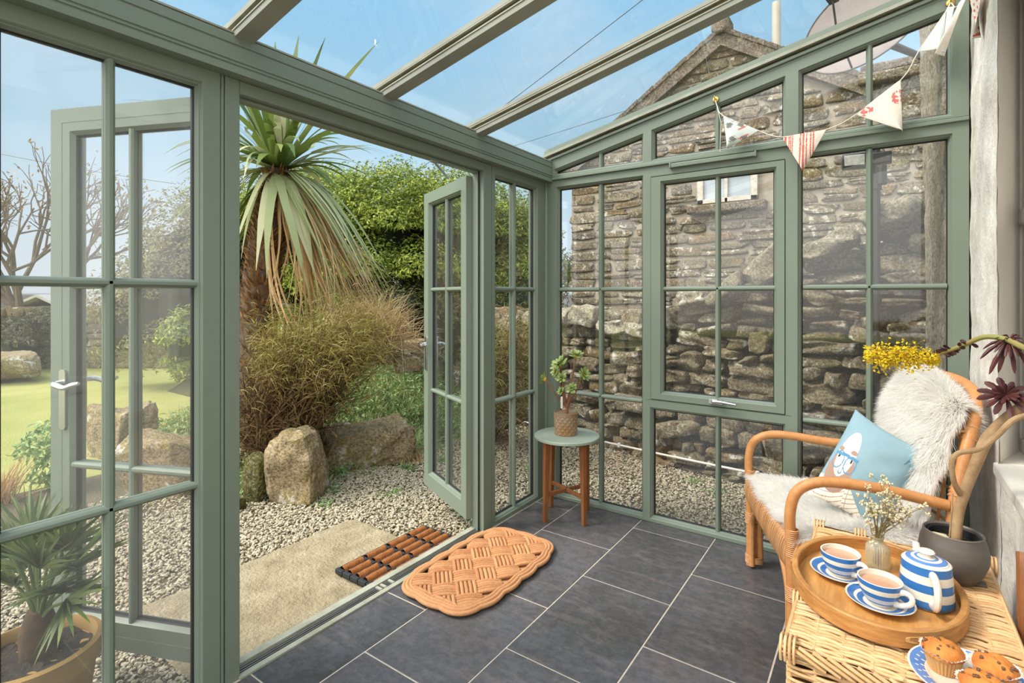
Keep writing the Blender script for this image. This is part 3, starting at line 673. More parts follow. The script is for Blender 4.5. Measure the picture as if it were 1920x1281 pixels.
# ------------------------------------------------------------------ dry stone wall behind the end glazing
def wall_top(x): return np.interp(x, [-2.6, .15, .35, .70, 1.13, 1.40, 1.63, 1.75, 2.04, 2.6], [1.05, 1.06, 1.13, 1.30, 1.48, 1.56, 1.64, 1.74, 1.88, 2.05])
dr = np.array([1, -.235, 0]); dr /= np.linalg.norm(dr); ny = np.array([-dr[1], dr[0], 0]) * -1
ax = np.array([dr, [-dr[1], dr[0], 0], [0, 0, 1]])
g = np.random.default_rng(11)
Cs, Hs, rt_ = [], [], []
z = -.14; row = 0
while z < 2.1:
    rh = g.uniform(.07, .135); x = -2.9 + g.uniform(0, .3)
    while x < 2.75:
        ww = g.choice([g.uniform(.09, .18), g.uniform(.16, .30), g.uniform(.28, .42)]) * (1.15 if rh > .12 else .9); xc = x + ww / 2; hh = rh * g.uniform(.70, 1.25)
        if z + hh * .45 < wall_top(xc):
            top = z + hh * 1.5 > wall_top(xc)
            if top: hh = max(hh, .13) * g.uniform(1.0, 1.4)
            zz = z + hh / 2 + g.normal(0, .008)
            y = 1.60 - .235 * xc + .02 * g.normal() + .05 * zz
            Cs.append((xc, y, zz)); Hs.append((ww / 2 * .95, g.uniform(.10, .14), hh / 2 * .97)); rt_.append(g.normal(0, .12))
        x += ww + g.uniform(.0, .012)
    z += rh * .95; row += 1
V, F = stones(Cs, Hs, 9, .70, .15, np.array(rt_), ax, 5)
V = V + (.007 * snoise(V, 12, 20) + .004 * snoise(V, 14, 60))[:, None] * np.array([0, -1, .3])
dw = thing('dry_stone_wall', (0, 1.6, -.15), 'tall mossy dry stone garden wall stepping up to the right behind the end glazing', 'garden wall')
fast('facing_stones', V, F, M['drystone'], dw, True)
M['coping'] = stone('coping_stone', [(0., (150, 138, 110)), (.5, (192, 184, 162)), (1., (166, 150, 118))], (226, 222, 210), (128, 120, 70), .7, .3, .9, 6)
x = -2.8; Cs, Hs, rt_ = [], [], []
while x < 2.1:
    ww = g.uniform(.24, .44); xc = x + ww / 2; sl_ = math.atan(float(wall_top(xc + .15) - wall_top(xc - .15)) / .3); hh = g.uniform(.05, .12)
    Cs.append((xc, 1.585 - .235 * xc, float(wall_top(xc)) - .01 + g.normal(0, .028))); Hs.append((ww / 2 * .90, g.uniform(.10, .17), hh)); rt_.append(sl_ * .6 + g.normal(0, .2)); x += ww * 1.0
V, F = stones(Cs, Hs, 10, .66, .16, np.array(rt_), ax, 9); V = V + (.010 * snoise(V, 12, 20) + .005 * snoise(V, 14, 60))[:, None] * np.array([0, -1, .5])
fast('coping_stones', V, F, M['coping'], dw, True)
m = MB(); xs_ = np.linspace(-2.9, 2.7, 57)
for a, b_ in zip(xs_, xs_[1:]):
    zt = float(wall_top((a + b_) / 2)) - .10; ya = 1.64 - .235 * (a + b_) / 2
    m.box(a, b_ + .001, ya + .02, ya + .45, -.15, zt)
m.build('wall_core', M['gap'], dw, smooth=0)
# white conduit along its foot with clips
m = MB(); pp = [at(u, v, 1.0) for u, v in ((978, 790), (1130, 828), (1240, 852), (1400, 885), (1470, 897), (1560, 905))]
pts = []
for p in pp:
    d = p - CAM; t = (1.392 - .235 * CAM[0] - CAM[1]) / (d[1] + .235 * d[0]); pts.append(CAM + d * t)
cp = MB(); cp.tube(pts, .009, 8); co = cp.build('conduit', M['white_paint']); tag(co, 'thin white conduit pipe running low along the stone wall', 'pipe')
for q in (.30, .62):
    i = 1 if q < .5 else 3; c = pts[i] * .7 + pts[i + 1] * .3; m = MB(); m.box(c[0] - .012, c[0] + .012, c[1] - .014, c[1] + .014, c[2] - .018, c[2] + .018); m.build('clip', M['white_paint'], co, bevel=.003)
# floodlight on a black post by the wall
fp = thing('garden_floodlight', (1.765, .98, -.12), 'small black floodlight on a black post outside the right hand end window', 'floodlight')
m = MB(); m.tube([(1.765, .98, -.12), (1.765, .98, 2.24)], .019, 12); m.build('post', M['dark'], fp)
for z in (.6, 1.25, 1.95):
    m = MB(); m.tube([(1.765, .98, z), (1.765, .98, z + .05)], .027, 12); m.tube([(1.765, .98, z + .025), (1.79, 1.16, z + .025)], .007, 6); m.build('bracket', M['dark'], fp)
m = MB(); m.box(1.70, 1.84, .95, 1.02, 2.10, 2.17); m.tube([(1.79, .97, 1.97), (1.79, .97, 2.09)], .028, 10); m.build('junction_box', M['dark'], fp, bevel=.008)
hd = MB(); a = R(-25); hd.obox((1.655, .955, 2.13), np.array([.066, .01, 0]), np.array([-.006, .035, .0]), np.array([0, 0, .046])); head = hd.build('lamp_head', M['dark'], fp, bevel=.008)
m = MB(); m.obox((1.654, .918, 2.13), np.array([.052, .008, 0]), np.array([-.0005, .003, .0]), np.array([0, 0, .032])); m.build('lens', simple('lamp_lens', (196, 198, 188), (150, 152, 142), 40, .25), head, bevel=.002)

# ------------------------------------------------------------------ neighbouring stone house
HY = 3.5; APX, APZ, SL = .28, 4.385, .64
def roofz(x): return APZ - SL * np.abs(x - APX) if np.ndim(x) else APZ - SL * abs(x - APX)
def topz(x): return max(roofz(x), 3.50) if x > APX else roofz(x)
house = thing('neighbouring_house', (.3, HY + 2, -.15), 'old stone house with slate gable roof behind the garden wall', 'house')
m = MB(); out = [(-1.71, -.15), (3.4, -.15), (3.4, 3.50), (1.66, 3.50), (APX, APZ - .06), (-1.71, 3.05)]
V = [(x, HY, z) for x, z in out] + [(x, HY + 5, z) for x, z in out]; n = len(out)
m.add(V, [tuple(range(n)), tuple(range(2 * n - 1, n - 1, -1))] + [(i, n + i, n + (i + 1) % n, (i + 1) % n) for i in range(n)]); m.build('wall_core', M['mortar'], house, smooth=0)
Cs, Hs, rt_ = [], [], []
z = -.1
g = np.random.default_rng(23)
while z < 4.35:
    rh = g.uniform(.07, .155); x = -1.72; first = True
    while x < 3.4:
        ww = g.uniform(.16, .52) * (.85 + rh * 2.2)
        if first: ww = g.uniform(.35, .55)
        xc = x + ww / 2; hh = rh * g.uniform(.85, 1.1); zc = z + rh / 2
        ok = zc + hh * .4 < topz(xc) - .06 and zc + hh * .3 < topz(x + ww * .9) and (zc + hh * .3 < topz(x + .1 * ww))
        if not (-.10 < xc < .82 and 2.28 < zc < 2.82) and ok:
            if g.uniform() < .28 and not first and ww > .25:
                for q in (-.25, .25):
                    Cs.append((xc, HY + .018 + g.normal(0, .006), zc + q * hh)); Hs.append((ww / 2 * .98, .05, hh / 4 * .98)); rt_.append(g.normal(0, .03))
            else:
                Cs.append((xc, HY + .022 + g.normal(0, .008), zc)); Hs.append((ww / 2 * .98, .055, hh / 2 * .98)); rt_.append(g.normal(0, .035))
        x += ww + g.uniform(.005, .03); first = False
    z += rh + .012
V, F = stones(Cs, Hs, 7, .6, .11, np.array(rt_), None, 17)
V = V + (.009 * snoise(V, 13, 14) + .004 * snoise(V, 15, 45))[:, None] * np.array([0, -1, .4])
fast('facing_stones', V, F, M['masonry'], house, True)
M['roofslate'] = stone('roof_slate', [(0., (128, 116, 106)), (1., (142, 130, 118))], (176, 168, 150), (132, 118, 70), .5, .4)
for sg in (-1, 1):
    m = MB(); x1 = -1.92 if sg < 0 else 1.70; dx = (x1 - APX); nn = 22; th = .055
    for i in range(nn):
        a, b_ = APX + dx * i / nn, APX + dx * (i + 1.15) / nn
        za, zb = APZ + .02 - SL * abs(a - APX), APZ - SL * abs(b_ - APX) + .012
        ca = [(a, za), (b_, zb), (b_, zb - th), (a, za - th)]
        V = [(x, HY - .12 + .01 * (i % 2), z) for x, z in ca] + [(x, HY + 5.2, z) for x, z in ca]
        m.add(V, [(0, 1, 2, 3), (7, 6, 5, 4)] + [(k, 4 + k, 4 + (k + 1) % 4, (k + 1) % 4) for k in range(4)])
    V = [(APX + dx * t, HY - .10, APZ - SL * abs(dx * t) - q) for t in (0, 1) for q in (.03, .20)] + [(APX + dx * t, HY + .02, APZ - SL * abs(dx * t) - q) for t in (0, 1) for q in (.03, .20)]
    m.add(V, [(0, 1, 3, 2), (4, 6, 7, 5), (0, 2, 6, 4), (1, 5, 7, 3), (0, 4, 5, 1), (2, 3, 7, 6)], 0)
    m.build('roof_slope', M['roofslate'], house, smooth=0)
m = MB(); m.tube([(APX, HY - .16, APZ + .0), (APX, HY + 5.2, APZ + .0)], .085, 10); m.obox((APX, HY - .02, APZ + .03), (.10, 0, 0), (0, .12, 0), (0, 0, .07)); m.build('ridge', M['roofslate'], house, bevel=.02)
m = MB(); m.box(1.62, 3.4, HY - .12, HY + .4, 3.50, 3.60, 0); m.box(1.60, 3.4, HY - .16, HY - .06, 3.40, 3.50, 1)
m.build('parapet', [M['roofslate'], M['masonry']], house, bevel=.02)
wx0, wx1, wz0, wz1 = .0, .66, 2.38, 2.74
m = MB()
for bx in ((wx0, wx0 + .07, wz0, wz1), (wx1 - .07, wx1, wz0, wz1), (wx0, wx1, wz0, wz0 + .05), (wx0, wx1, wz1 - .05, wz1), (.31, .345, wz0, wz1)): m.box(bx[0], bx[1], HY - .05, HY + .01, bx[2], bx[3])
pw = m.build('window_frame', simple('flaking_paint', (206, 200, 188), (170, 160, 146), 20, .8), house, bevel=.004)
m = MB(); m.box(wx0 + .04, wx1 - .04, HY - .02, HY - .01, wz0 + .03, wz1 - .03); m.build('window_glass', simple('dull_glass', (150, 160, 168), (172, 180, 186), 3, .12), pw, smooth=0)
m = MB(); m.box(-.10, .76, HY - .14, HY + .01, 2.26, 2.36); m.build('window_sill', M['roofslate'], house, bevel=.02)
m = MB(); m.tube([(.67, HY + 1.2, 3.9), (.67, HY + 1.2, 4.86 + .28)], .052, 14); m.build('flue_pipe', simple('flue', (196, 190, 176), (180, 172, 158), 4, .7), house)
# mesh satellite dish
dish = thing('satellite_dish', (2.02, 1.75, 2.6), 'large dark mesh satellite dish above the end glazing', 'satellite dish')
t = NT('dish_mesh'); v = t.coord((1, 1, 1)); vo = t.n('ShaderNodeTexVoronoi', feature='F1'); vo.inputs['Scale'].default_value = 130; vo.inputs['Randomness'].default_value = 0.0; t.l(v, vo.inputs['Vector'])
al = t.math('GREATER_THAN', vo.outputs['Distance'], .20); bs = t.n('ShaderNodeBsdfPrincipled'); bs.inputs['Base Color'].default_value = lin((128, 116, 110)); bs.inputs['Roughness'].default_value = .6
tr = t.n('ShaderNodeBsdfTransparent'); mxs = t.n('ShaderNodeMixShader'); t.l(al, mxs.inputs[0]); t.l(tr.outputs[0], mxs.inputs[1]); t.l(bs.outputs[0], mxs.inputs[2]); t.l(mxs.outputs[0], t.out.inputs['Surface'])
c = at(1630, 54, 3.75); axn = unit(np.array([-.35, -.80, .35])); ua = unit(np.cross(axn, [0, 0, 1.])); va = np.cross(ua, axn)
m = MB(); m.grid(lambda u, v: c + (ua * math.cos(6.28318 * u) + va * math.sin(6.28318 * u)) * .41 * v + axn * .10 * v * v, 56, 10, closed_u=True)
m.build('reflector', t.m, dish, smooth=180)
m = MB(); m.tube([c + (ua * math.cos(a) + va * math.sin(a)) * .412 + axn * .10 for a in np.linspace(0, 2 * math.pi, 56, endpoint=False)], .006, 6, closed=True); m.build('rim', simple('dish_rim', (70, 66, 64), rough=.6), dish)
m = MB(); m.tube([c - axn * .01, c - axn * .12, (2.05, 1.62, float(c[2]) - .30), (2.08, .70, float(c[2]) - .32)], [.03, .03, .02, .02], 8); m.obox(c - axn * .03, ua * .05, va * .05, axn * .02)
m.build('bracket', M['dark'], dish)
m = MB(); m.tube([c - va * .40 + axn * .1, c - va * .28 + axn * .36, c - va * .12 + axn * .48], .007, 6); m.obox(c - va * .10 + axn * .5, ua * .03, va * .03, axn * .05); m.build('feed_arm', M['dark'], dish)
# overhead wires
def wire(name, label, a, b_, sag=.05, r=.004):
    m = MB(); a, b_ = np.array(a), np.array(b_); m.tube([a + (b_ - a) * t + np.array([0, 0, -sag * 4 * t * (1 - t)]) for t in np.linspace(0, 1, 14)], r, 5)
    tag(m.build(name, M['dark']), label, 'wire')
wire('overhead_wire', 'thicker overhead cable crossing the sky between the two right hand rafters', at(1225, -16, 8.0), at(790, 315, 11.0), .02, .006)
wire('overhead_wire', 'thin overhead cable below the thicker one, running to the stone gable', at(1190, 202, 8.6), at(770, 330, 12.0), .03, .004)
wire('overhead_wire', 'overhead cable low in the sky at the far left', at(-60, 276, 14), at(330, 345, 14), .05, .008)
# ------------------------------------------------------------------ planting
def leafmat(name, c1, c2, c3, rough=.5, trans=.25):
    t = NT(name); i = t.island()
    c = t.ramp(i, [(0., c1), (.5, c2), (1., c3)])
    return t.bsdf(c, rough, None, 0, .3, trans)
M['hedge'] = leafmat('hedge_leaf', (84, 104, 40), (134, 150, 58), (180, 186, 80))
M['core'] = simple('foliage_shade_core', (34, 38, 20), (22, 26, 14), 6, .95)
M['olive'] = leafmat('olive_needle', (126, 114, 56), (150, 138, 72), (172, 160, 98), .7)
M['twig'] = leafmat('brown_twig', (72, 54, 34), (98, 76, 48), (126, 100, 66), .8, .0)
M['straw'] = leafmat('straw', (176, 140, 96), (198, 164, 118), (214, 186, 144), .8, .2)
M['grass'] = leafmat('grass_blade', (128, 152, 88), (164, 180, 112), (198, 206, 150), .6)
M['palegrass'] = leafmat('pale_grass', (176, 190, 128), (204, 212, 158), (222, 226, 184), .6)
M['herb'] = leafmat('herb_leaf', (104, 140, 84), (136, 164, 104), (166, 184, 122), .6)
M['strap'] = leafmat('strap_leaf', (132, 146, 92), (172, 178, 132), (204, 202, 166), .45, .2)
M['dkstrap'] = leafmat('green_strap_leaf', (78, 100, 40), (112, 130, 62), (150, 160, 92), .45, .25)
M['fanpalm'] = leafmat('fan_palm_leaf', (70, 92, 50), (96, 116, 66), (128, 140, 84), .45, .2)
M['bark'] = simple('bark', (104, 86, 66), (78, 64, 48), 12, .9, .6, 60)
def bez(a, b, c, n):
    t = np.linspace(0, 1, n)[:, None]; return (1 - t) ** 2 * a + 2 * t * (1 - t) * b + t * t * c
g = np.random.default_rng(31)
def strips(curves, sides, widths, prof):
    """ribbons along given centre lines: curves (N,S,3), sides (N,S,3), widths (N,), prof (S,)"""
    N, S, _ = curves.shape; w = widths[:, None, None] * prof[None, :, None] * .5
    V = np.stack([curves - sides * w, curves + sides * w], 2).reshape(-1, 3)
    b = (np.arange(N) * S * 2)[:, None]
    return V, np.concatenate([b + np.array([[2 * i, 2 * i + 1, 2 * i + 3, 2 * i + 2]]) for i in range(S - 1)], 0)
# ---- the palm like cordyline by the door
crown = at(522, 318, 4.4); tb = at(478, 700, 4.42)
palm = thing('cordyline_palm', (tb[0], tb[1], -.1), 'tall palm with shaggy brown trunk and drooping strap leaves beyond the doorway', 'palm tree')
axis = [np.array([tb[0], tb[1], -.12]), at(484, 600, 4.42), at(496, 480, 4.4), at(512, 390, 4.4), crown]
m = MB(); m.tube(axis, [.17, .15, .14, .13, .09], 18, smoothn=5); m.build('trunk', M['bark'], palm)
n = 2600; tt = g.uniform(0, .96, n); A = np.array(axis); pos = np.stack([np.interp(tt * 4, range(5), A[:, k]) for k in range(3)], 1); rad = np.interp(tt * 4, range(5), [.165, .15, .14, .125, .09])
an = g.uniform(0, 6.28, n); rd = np.stack([np.cos(an), np.sin(an), an * 0], 1)
V, F = blades(pos + rd * rad[:, None] * .95, rd * .75 + np.array([0, 0, 1.0]) + g.normal(0, .25, (n, 3)), g.uniform(.06, .12, n), g.uniform(.018, .034, n), .1, 2, np.cross(rd, [0, 0, 1.0]), .7)
tag(fast('leaf_bases', V, F, leafmat('leaf_base', (96, 66, 40), (134, 96, 60), (172, 134, 92), .9, 0), palm), kind='stuff')
def frond(mid, end, w, k, fray, out, seg=14):
    c = bez(crown + np.array([0, 0, -.02]), np.array(mid), np.array(end), seg); t = np.linspace(0, 1, seg)
    T = np.gradient(c, axis=0); T = unit(T); radial = unit(c - np.array([crown[0], crown[1], 0]) * [1, 1, 0] - [0, 0, 1] * c + 1e-4)
    side = unit(np.cross(T, np.where(np.abs(T[:, 2:3]) > .5, radial, np.array([0, 0, 1.0])))); nrm = np.cross(side, T)
    pr = np.interp(t, [0, .12, .45, .8, 1], [.25, .5, 1, .9, .75])
    for q in range(k):
        o = (q - (k - 1) / 2) * w / k
        cc = c + side * (o * pr * (1 + fray * t ** 3 * g.uniform(.2, 1.6)))[:, None] + nrm * (.5 * w / k * (-1) ** q * pr)[:, None] * .6 + g.normal(0, .05, 3) * (fray * t ** 4)[:, None]
        cc = c[0] + (cc - c[0]) * g.uniform(.86, 1.04); out[0].append(cc); out[1].append(side); out[2].append(w / k * 1.25)
prof = np.interp(np.linspace(0, 1, 14), [0, .2, .7, 1], [.55, 1, .8, .04])
def flush(name, out, mat):
    V, F = strips(np.array(out[0]), np.array(out[1]), np.array(out[2]), prof); return fast(name, V, F, mat, palm)
o1, o2, o3 = ([], [], []), ([], [], []), ([], [], [])
for (mu, mv, md, eu, ev, ed, w, k) in ((480, 300, 4.2, 440, 500, 4.15, .13, 2), (500, 330, 4.05, 482, 520, 3.98, .12, 2), (445, 290, 4.3, 385, 470, 4.2, .16, 7), (545, 345, 4.0, 596, 555, 4.0, .17, 3), (600, 300, 4.1, 722, 570, 4.1, .24, 12), (640, 330, 4.15, 690, 520, 4.2, .16, 5), (610, 320, 4.3, 668, 445, 4.3, .14, 7), (400, 300, 4.5, 300, 430, 4.5, .18, 8), (470, 260, 4.6, 380, 330, 4.8, .14, 6), (560, 330, 4.1, 655, 575, 4.05, .16, 8)):
    frond(at(mu, mv, md), at(eu, ev, ed), w, k, .8, o1)
for (mu, mv, md, eu, ev, ed, w, k) in ((570, 390, 4.3, 640, 570, 4.35, .20, 9), (590, 380, 4.4, 610, 540, 4.4, .16, 8), (440, 380, 4.5, 400, 560, 4.5, .2, 8), (540, 400, 4.5, 585, 520, 4.6, .16, 7)):
    frond(at(mu, mv, md), at(eu, ev, ed), w, k, .4, o2)
for (mu, mv, md, eu, ev, ed, w, k) in ((600, 340, 4.4, 842, 482, 4.4, .035, 1), (620, 250, 4.4, 730, 285, 4.5, .04, 2), (640, 265, 4.3, 712, 274, 4.3, .05, 2), (600, 300, 4.5, 640, 297, 4.6, .04, 2), (620, 270, 4.2, 720, 330, 4.2, .03, 1), (380, 180, 4.6, 215, 176, 4.9, .05, 2), (400, 220, 4.5, 300, 290, 4.6, .08, 3), (430, 200, 4.4, 320, 150, 4.5, .05, 2), (470, 250, 4.1, 455, 330, 3.8, .06, 2)):
    frond(at(mu, mv, md), at(eu, ev, ed), w, k, .3, o1)
for (u, v, d) in ((622, 28, 4.3), (708, 76, 4.25), (600, 95, 4.6), (537, 85, 4.7), (457, 0, 4.4), (516, 55, 4.5), (645, 118, 4.7), (590, 105, 4.8), (470, 40, 4.7), (545, 110, 4.2), (560, 60, 4.9), (430, 60, 4.5), (400, 110, 4.6), (500, 90, 4.1)):
    e_ = at(u, v, d); frond(crown * .5 + e_ * .5 + [0, 0, .12], e_, .06, 1, 0, o2)
for i in range(70):
    a = g.uniform(0, 6.28); el = g.uniform(-.1, 1.3); L = g.uniform(.6, 1.0); dv = np.array([math.cos(a) * math.cos(el), math.sin(a) * math.cos(el), math.sin(el)])
    e_ = crown + dv * L + [0, 0, -.35 * L * math.cos(el)]; frond(crown + dv * L * .6 + [0, 0, .08], e_, .055, 1, 0, o2 if i % 3 else o1)
flush('drooping_leaves', o1, M['strap']); flush('green_leaves', o2, M['dkstrap'])
for (mu, mv, eu, ev, w, k) in ((575, 430, 640, 620, .22, 14), (620, 430, 700, 600, .22, 14), (640, 400, 730, 590, .16, 9), (590, 480, 600, 640, .2, 12), (470, 520, 560, 690, .1, 6), (560, 400, 585, 610, .26, 18), (590, 390, 640, 625, .28, 20), (620, 385, 690, 615, .28, 20), (640, 380, 720, 590, .22, 16)):
    frond(at(mu, mv, 4.2), at(eu, ev, 4.1), w * .9, k, 2.2, o3)
tag(flush('dead_leaves', o3, M['straw']), 'hanging dry tan dead leaves')
# ---- leaf clouds
def cloud(name, label, blobs, nleaf, size, mat, cat='bush', group=None, core=True, sd=1, zmin=-9):
    q = np.random.default_rng(sd); e = thing(name, blobs[0][0] * [1, 1, 0] + [0, 0, -.15], label, cat, group)
    P, N = [], []; tot = sum(b[1][0] * b[1][2] for b in blobs)
    for c, r in blobs:
        k = int(nleaf * r[0] * r[2] / tot); d = unit(q.normal(size=(k, 3))); d = d[(d[:, 1] < .75)] ; d[:, 2] = np.abs(d[:, 2]) * np.sign(d[:, 2] + .55)
        rr = (1 + .16 * snoise(d * 2 + c, sd, 2.0) + .10 * snoise(d * 2 + c, sd + 1, 6.0)) * q.uniform(.62, 1.06, len(d)) ** .6
        P.append(c + d * np.array(r) * rr[:, None]); N.append(d + q.normal(0, .6, d.shape) + [0, 0, .5])
    P = np.concatenate(P); N = np.concatenate(N); ok = P[:, 2] > zmin; P, N = P[ok], N[ok]
    V, F = leaves(P, N, q.uniform(.7, 1.3, len(P)) * size, q.uniform(.35, .5, len(P)) * size)
    tag(fast('foliage', V, F, mat, e), kind='stuff')
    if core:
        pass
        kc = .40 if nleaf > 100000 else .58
        for b in blobs: V, F = stones([b[0]], [b[1] * kc], 8, 1.0, .05, None, None, sd); fast('inner_shade', V, F, M['core'], e, True)  # dark blobs stand in for the shade deep inside the leaves
    return e
A3 = lambda *x: np.array(x, float)
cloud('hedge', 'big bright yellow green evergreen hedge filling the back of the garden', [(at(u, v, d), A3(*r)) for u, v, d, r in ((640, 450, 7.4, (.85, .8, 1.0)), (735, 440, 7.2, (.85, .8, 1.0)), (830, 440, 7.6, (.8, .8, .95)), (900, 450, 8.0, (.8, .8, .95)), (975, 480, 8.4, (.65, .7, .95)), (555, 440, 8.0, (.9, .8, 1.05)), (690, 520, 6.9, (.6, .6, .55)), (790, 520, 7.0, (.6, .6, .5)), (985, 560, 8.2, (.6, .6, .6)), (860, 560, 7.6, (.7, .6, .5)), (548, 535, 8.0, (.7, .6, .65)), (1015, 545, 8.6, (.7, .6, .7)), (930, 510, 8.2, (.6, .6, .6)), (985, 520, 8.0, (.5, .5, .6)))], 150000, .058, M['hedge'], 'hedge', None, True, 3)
m = MB()
for i in range(46):
    c = at(g.uniform(560, 1000), g.uniform(318, 372), g.uniform(7.2, 8.0)); m.tube([c + [0, 0, -.3], c + [g.normal(0, .05), 0, .1], c + [g.normal(0, .1), 0, .18]], .006, 4)
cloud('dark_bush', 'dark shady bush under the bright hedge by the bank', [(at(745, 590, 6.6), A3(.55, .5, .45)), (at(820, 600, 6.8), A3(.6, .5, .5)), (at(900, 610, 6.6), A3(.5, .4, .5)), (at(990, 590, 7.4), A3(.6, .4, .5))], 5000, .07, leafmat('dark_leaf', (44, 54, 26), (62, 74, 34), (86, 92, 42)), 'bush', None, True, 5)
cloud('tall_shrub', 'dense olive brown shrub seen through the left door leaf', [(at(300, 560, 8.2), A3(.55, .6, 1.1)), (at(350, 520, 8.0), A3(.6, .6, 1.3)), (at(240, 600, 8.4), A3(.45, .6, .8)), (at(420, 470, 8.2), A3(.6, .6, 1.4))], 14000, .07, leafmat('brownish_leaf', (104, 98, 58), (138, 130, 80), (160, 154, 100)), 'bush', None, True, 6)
cloud('rounded_bush', 'small bright green rounded bush behind the left door glass', [(at(348, 640, 5.55), A3(.27, .26, .36))], 2600, .06, M['hedge'], 'bush', None, True, 7)
cloud('flowering_spurge', 'loose pale green spurge bush on the lawn edge at the far left', [(at(92, 850, 3.9), A3(.17, .17, .24)), (at(112, 870, 3.85), A3(.13, .13, .18))], 700, .06, M['herb'], 'bush', None, False, 8)
cloud('wall_ivy', 'dark ivy mass climbing the far garden wall at the left', [(at(30, 640, 10.2), A3(.7, .3, .5)), (at(95, 600, 10.4), A3(.8, .3, .25))], 3500, .09, leafmat('ivy', (70, 74, 50), (96, 96, 66), (126, 122, 92)), 'ivy', None, True, 9)
# ---- twiggy things
def twigs(base, tips, r0, mb, sag=.0, n=5):
    for t_ in tips:
        a = np.array(base) + g.normal(0, .04, 3); e_ = np.array(t_); mid = a * .5 + e_ * .5 + g.normal(0, .06, 3) + [0, 0, sag]
        mb.tube([a, a * .7 + mid * .3 + g.normal(0, .02, 3), mid, mid * .4 + e_ * .6 + g.normal(0, .02, 3), e_], [r0, r0 * .8, r0 * .6, r0 * .4, r0 * .15], 5, cap=False)
def needle_shrub(name, label, base, tips, nneed, L, seed, fine=7, ntop=None):
    q = np.random.default_rng(seed); e = thing(name, np.array(base), label, 'shrub')
    m = MB(); twigs(base, tips, .014, m, .05)
    for t_ in tips: twigs(np.array(base) * .45 + np.array(t_) * .55, [np.array(t_) + q.normal(0, .14, 3) for _ in range(fine)], .005, m)
    m.build('branches', M['twig'], e)
    T = np.array(tips); b0 = np.array(base)
    k = q.integers(0, ntop or len(T), nneed); f = q.uniform(.74, 1.08, nneed)[:, None]; P = b0 + (T[k] - b0) * f + q.normal(0, .085, (nneed, 3)); D = unit(T[k] - b0) * .7 + q.normal(0, .55, (nneed, 3)) + [.2, .05, -.05]
    V, F = blades(P, D, q.uniform(.5, 1.2, nneed) * L, .0055, .5, 3); tag(fast('foliage', V, F, M['olive'], e), kind='stuff')
    nneed = int(nneed * 1.4); k = q.integers(0, len(T), nneed // 2); f = q.uniform(.15, .95, nneed // 2)[:, None]; P = b0 + (T[k] - b0) * f + q.normal(0, .09, (nneed // 2, 3)) + [0, 0, -.05]
    V, F = blades(P, q.normal(0, 1, P.shape), q.uniform(.5, 1.3, len(P)) * L, .006, .2, 2); tag(fast('dry_twigs', V, F, M['twig'], e), kind='stuff')
    return e
tips = [at(g.uniform(500, 705), g.uniform(592, 672), g.uniform(3.75, 4.35)) for _ in range(36)] + [at(g.uniform(440, 640), g.uniform(660, 780), g.uniform(3.75, 4.3)) for _ in range(30)]
needle_shrub('needle_shrub', 'sprawling olive green needle leaved shrub with brown dead twigs below the palm', (-2.15, -.66, -.05), tips, 10000, .12, 41, 7, 36)
tips = [at(g.uniform(925, 1012), g.uniform(605, 760), g.uniform(4.3, 4.7)) for _ in range(26)]
needle_shrub('needle_shrub', 'olive green needle leaved shrub against the stone wall behind the narrow side panel', (-1.45, 1.25, -.1), tips, 4500, .12, 42)
nb = 2600; b0 = at(690, 632, 5.1); P = b0 + g.normal(0, .12, (nb, 3)) * [1.5, 1, .6]; D = g.normal(0, .55, (nb, 3)) + [0, 0, .75]
V, F = blades(P, D, g.uniform(.25, .72, nb), .007, g.uniform(.1, .7, nb), 3)
tag(fast('dry_bracken', V, F, leafmat('bracken', (176, 146, 100), (200, 170, 124), (218, 194, 150), .8, .1)), 'tangle of dry tan bracken stems behind the palm leaves', 'dead bracken', kind='stuff')
# ---- bank ground cover
def onbank(n, xr, yr):
    x = g.uniform(*xr, n); y = g.uniform(*yr, n); ok = x < edgex(y) + .08; x, y = x[ok], y[ok]; return np.stack([x, y, bank_h(x, y)], 1)
P = onbank(17000, (-4.2, -1.5), (-1.15, 2.6)); D = g.normal(0, .45, P.shape) + [0, 0, 1.0]
V, F = blades(P, D, g.uniform(.08, .26, len(P)), g.uniform(.005, .011, len(P)), g.uniform(.1, .7, len(P)), 3); tag(fast('bank_grass', V, F, M['grass']), 'grassy ground cover growing over the planted bank', 'grass', kind='stuff')
P = onbank(5200, (-3.6, -1.5), (-1.1, 2.0)); P[:, 2] += g.uniform(.03, .16, len(P))
V, F = leaves(P, g.normal(0, .5, P.shape) + [0, 0, 1.0], g.uniform(.04, .09, len(P)), g.uniform(.015, .035, len(P))); tag(fast('low_herbs', V, F, M['herb']), 'low leafy green herbs among the bank grass', 'herbs', kind='stuff')
def tuft(name, label, c, n, L, W, mat, spread=.5, bend=.5, r=.05, cat='grass'):
    P = np.array(c) + g.normal(0, r, (n, 3)) * [1, 1, .0]; D = g.normal(0, spread, (n, 3)) + [0, 0, 1.0]
    V, F = blades(P, D, g.uniform(.6, 1.1, n) * L, W, g.uniform(bend * .5, bend * 1.5, n), 5); return tag(fast(name, V, F, mat), label, cat)
def gz(x, y): return float(bank_h(np.array(x), np.array(y)))
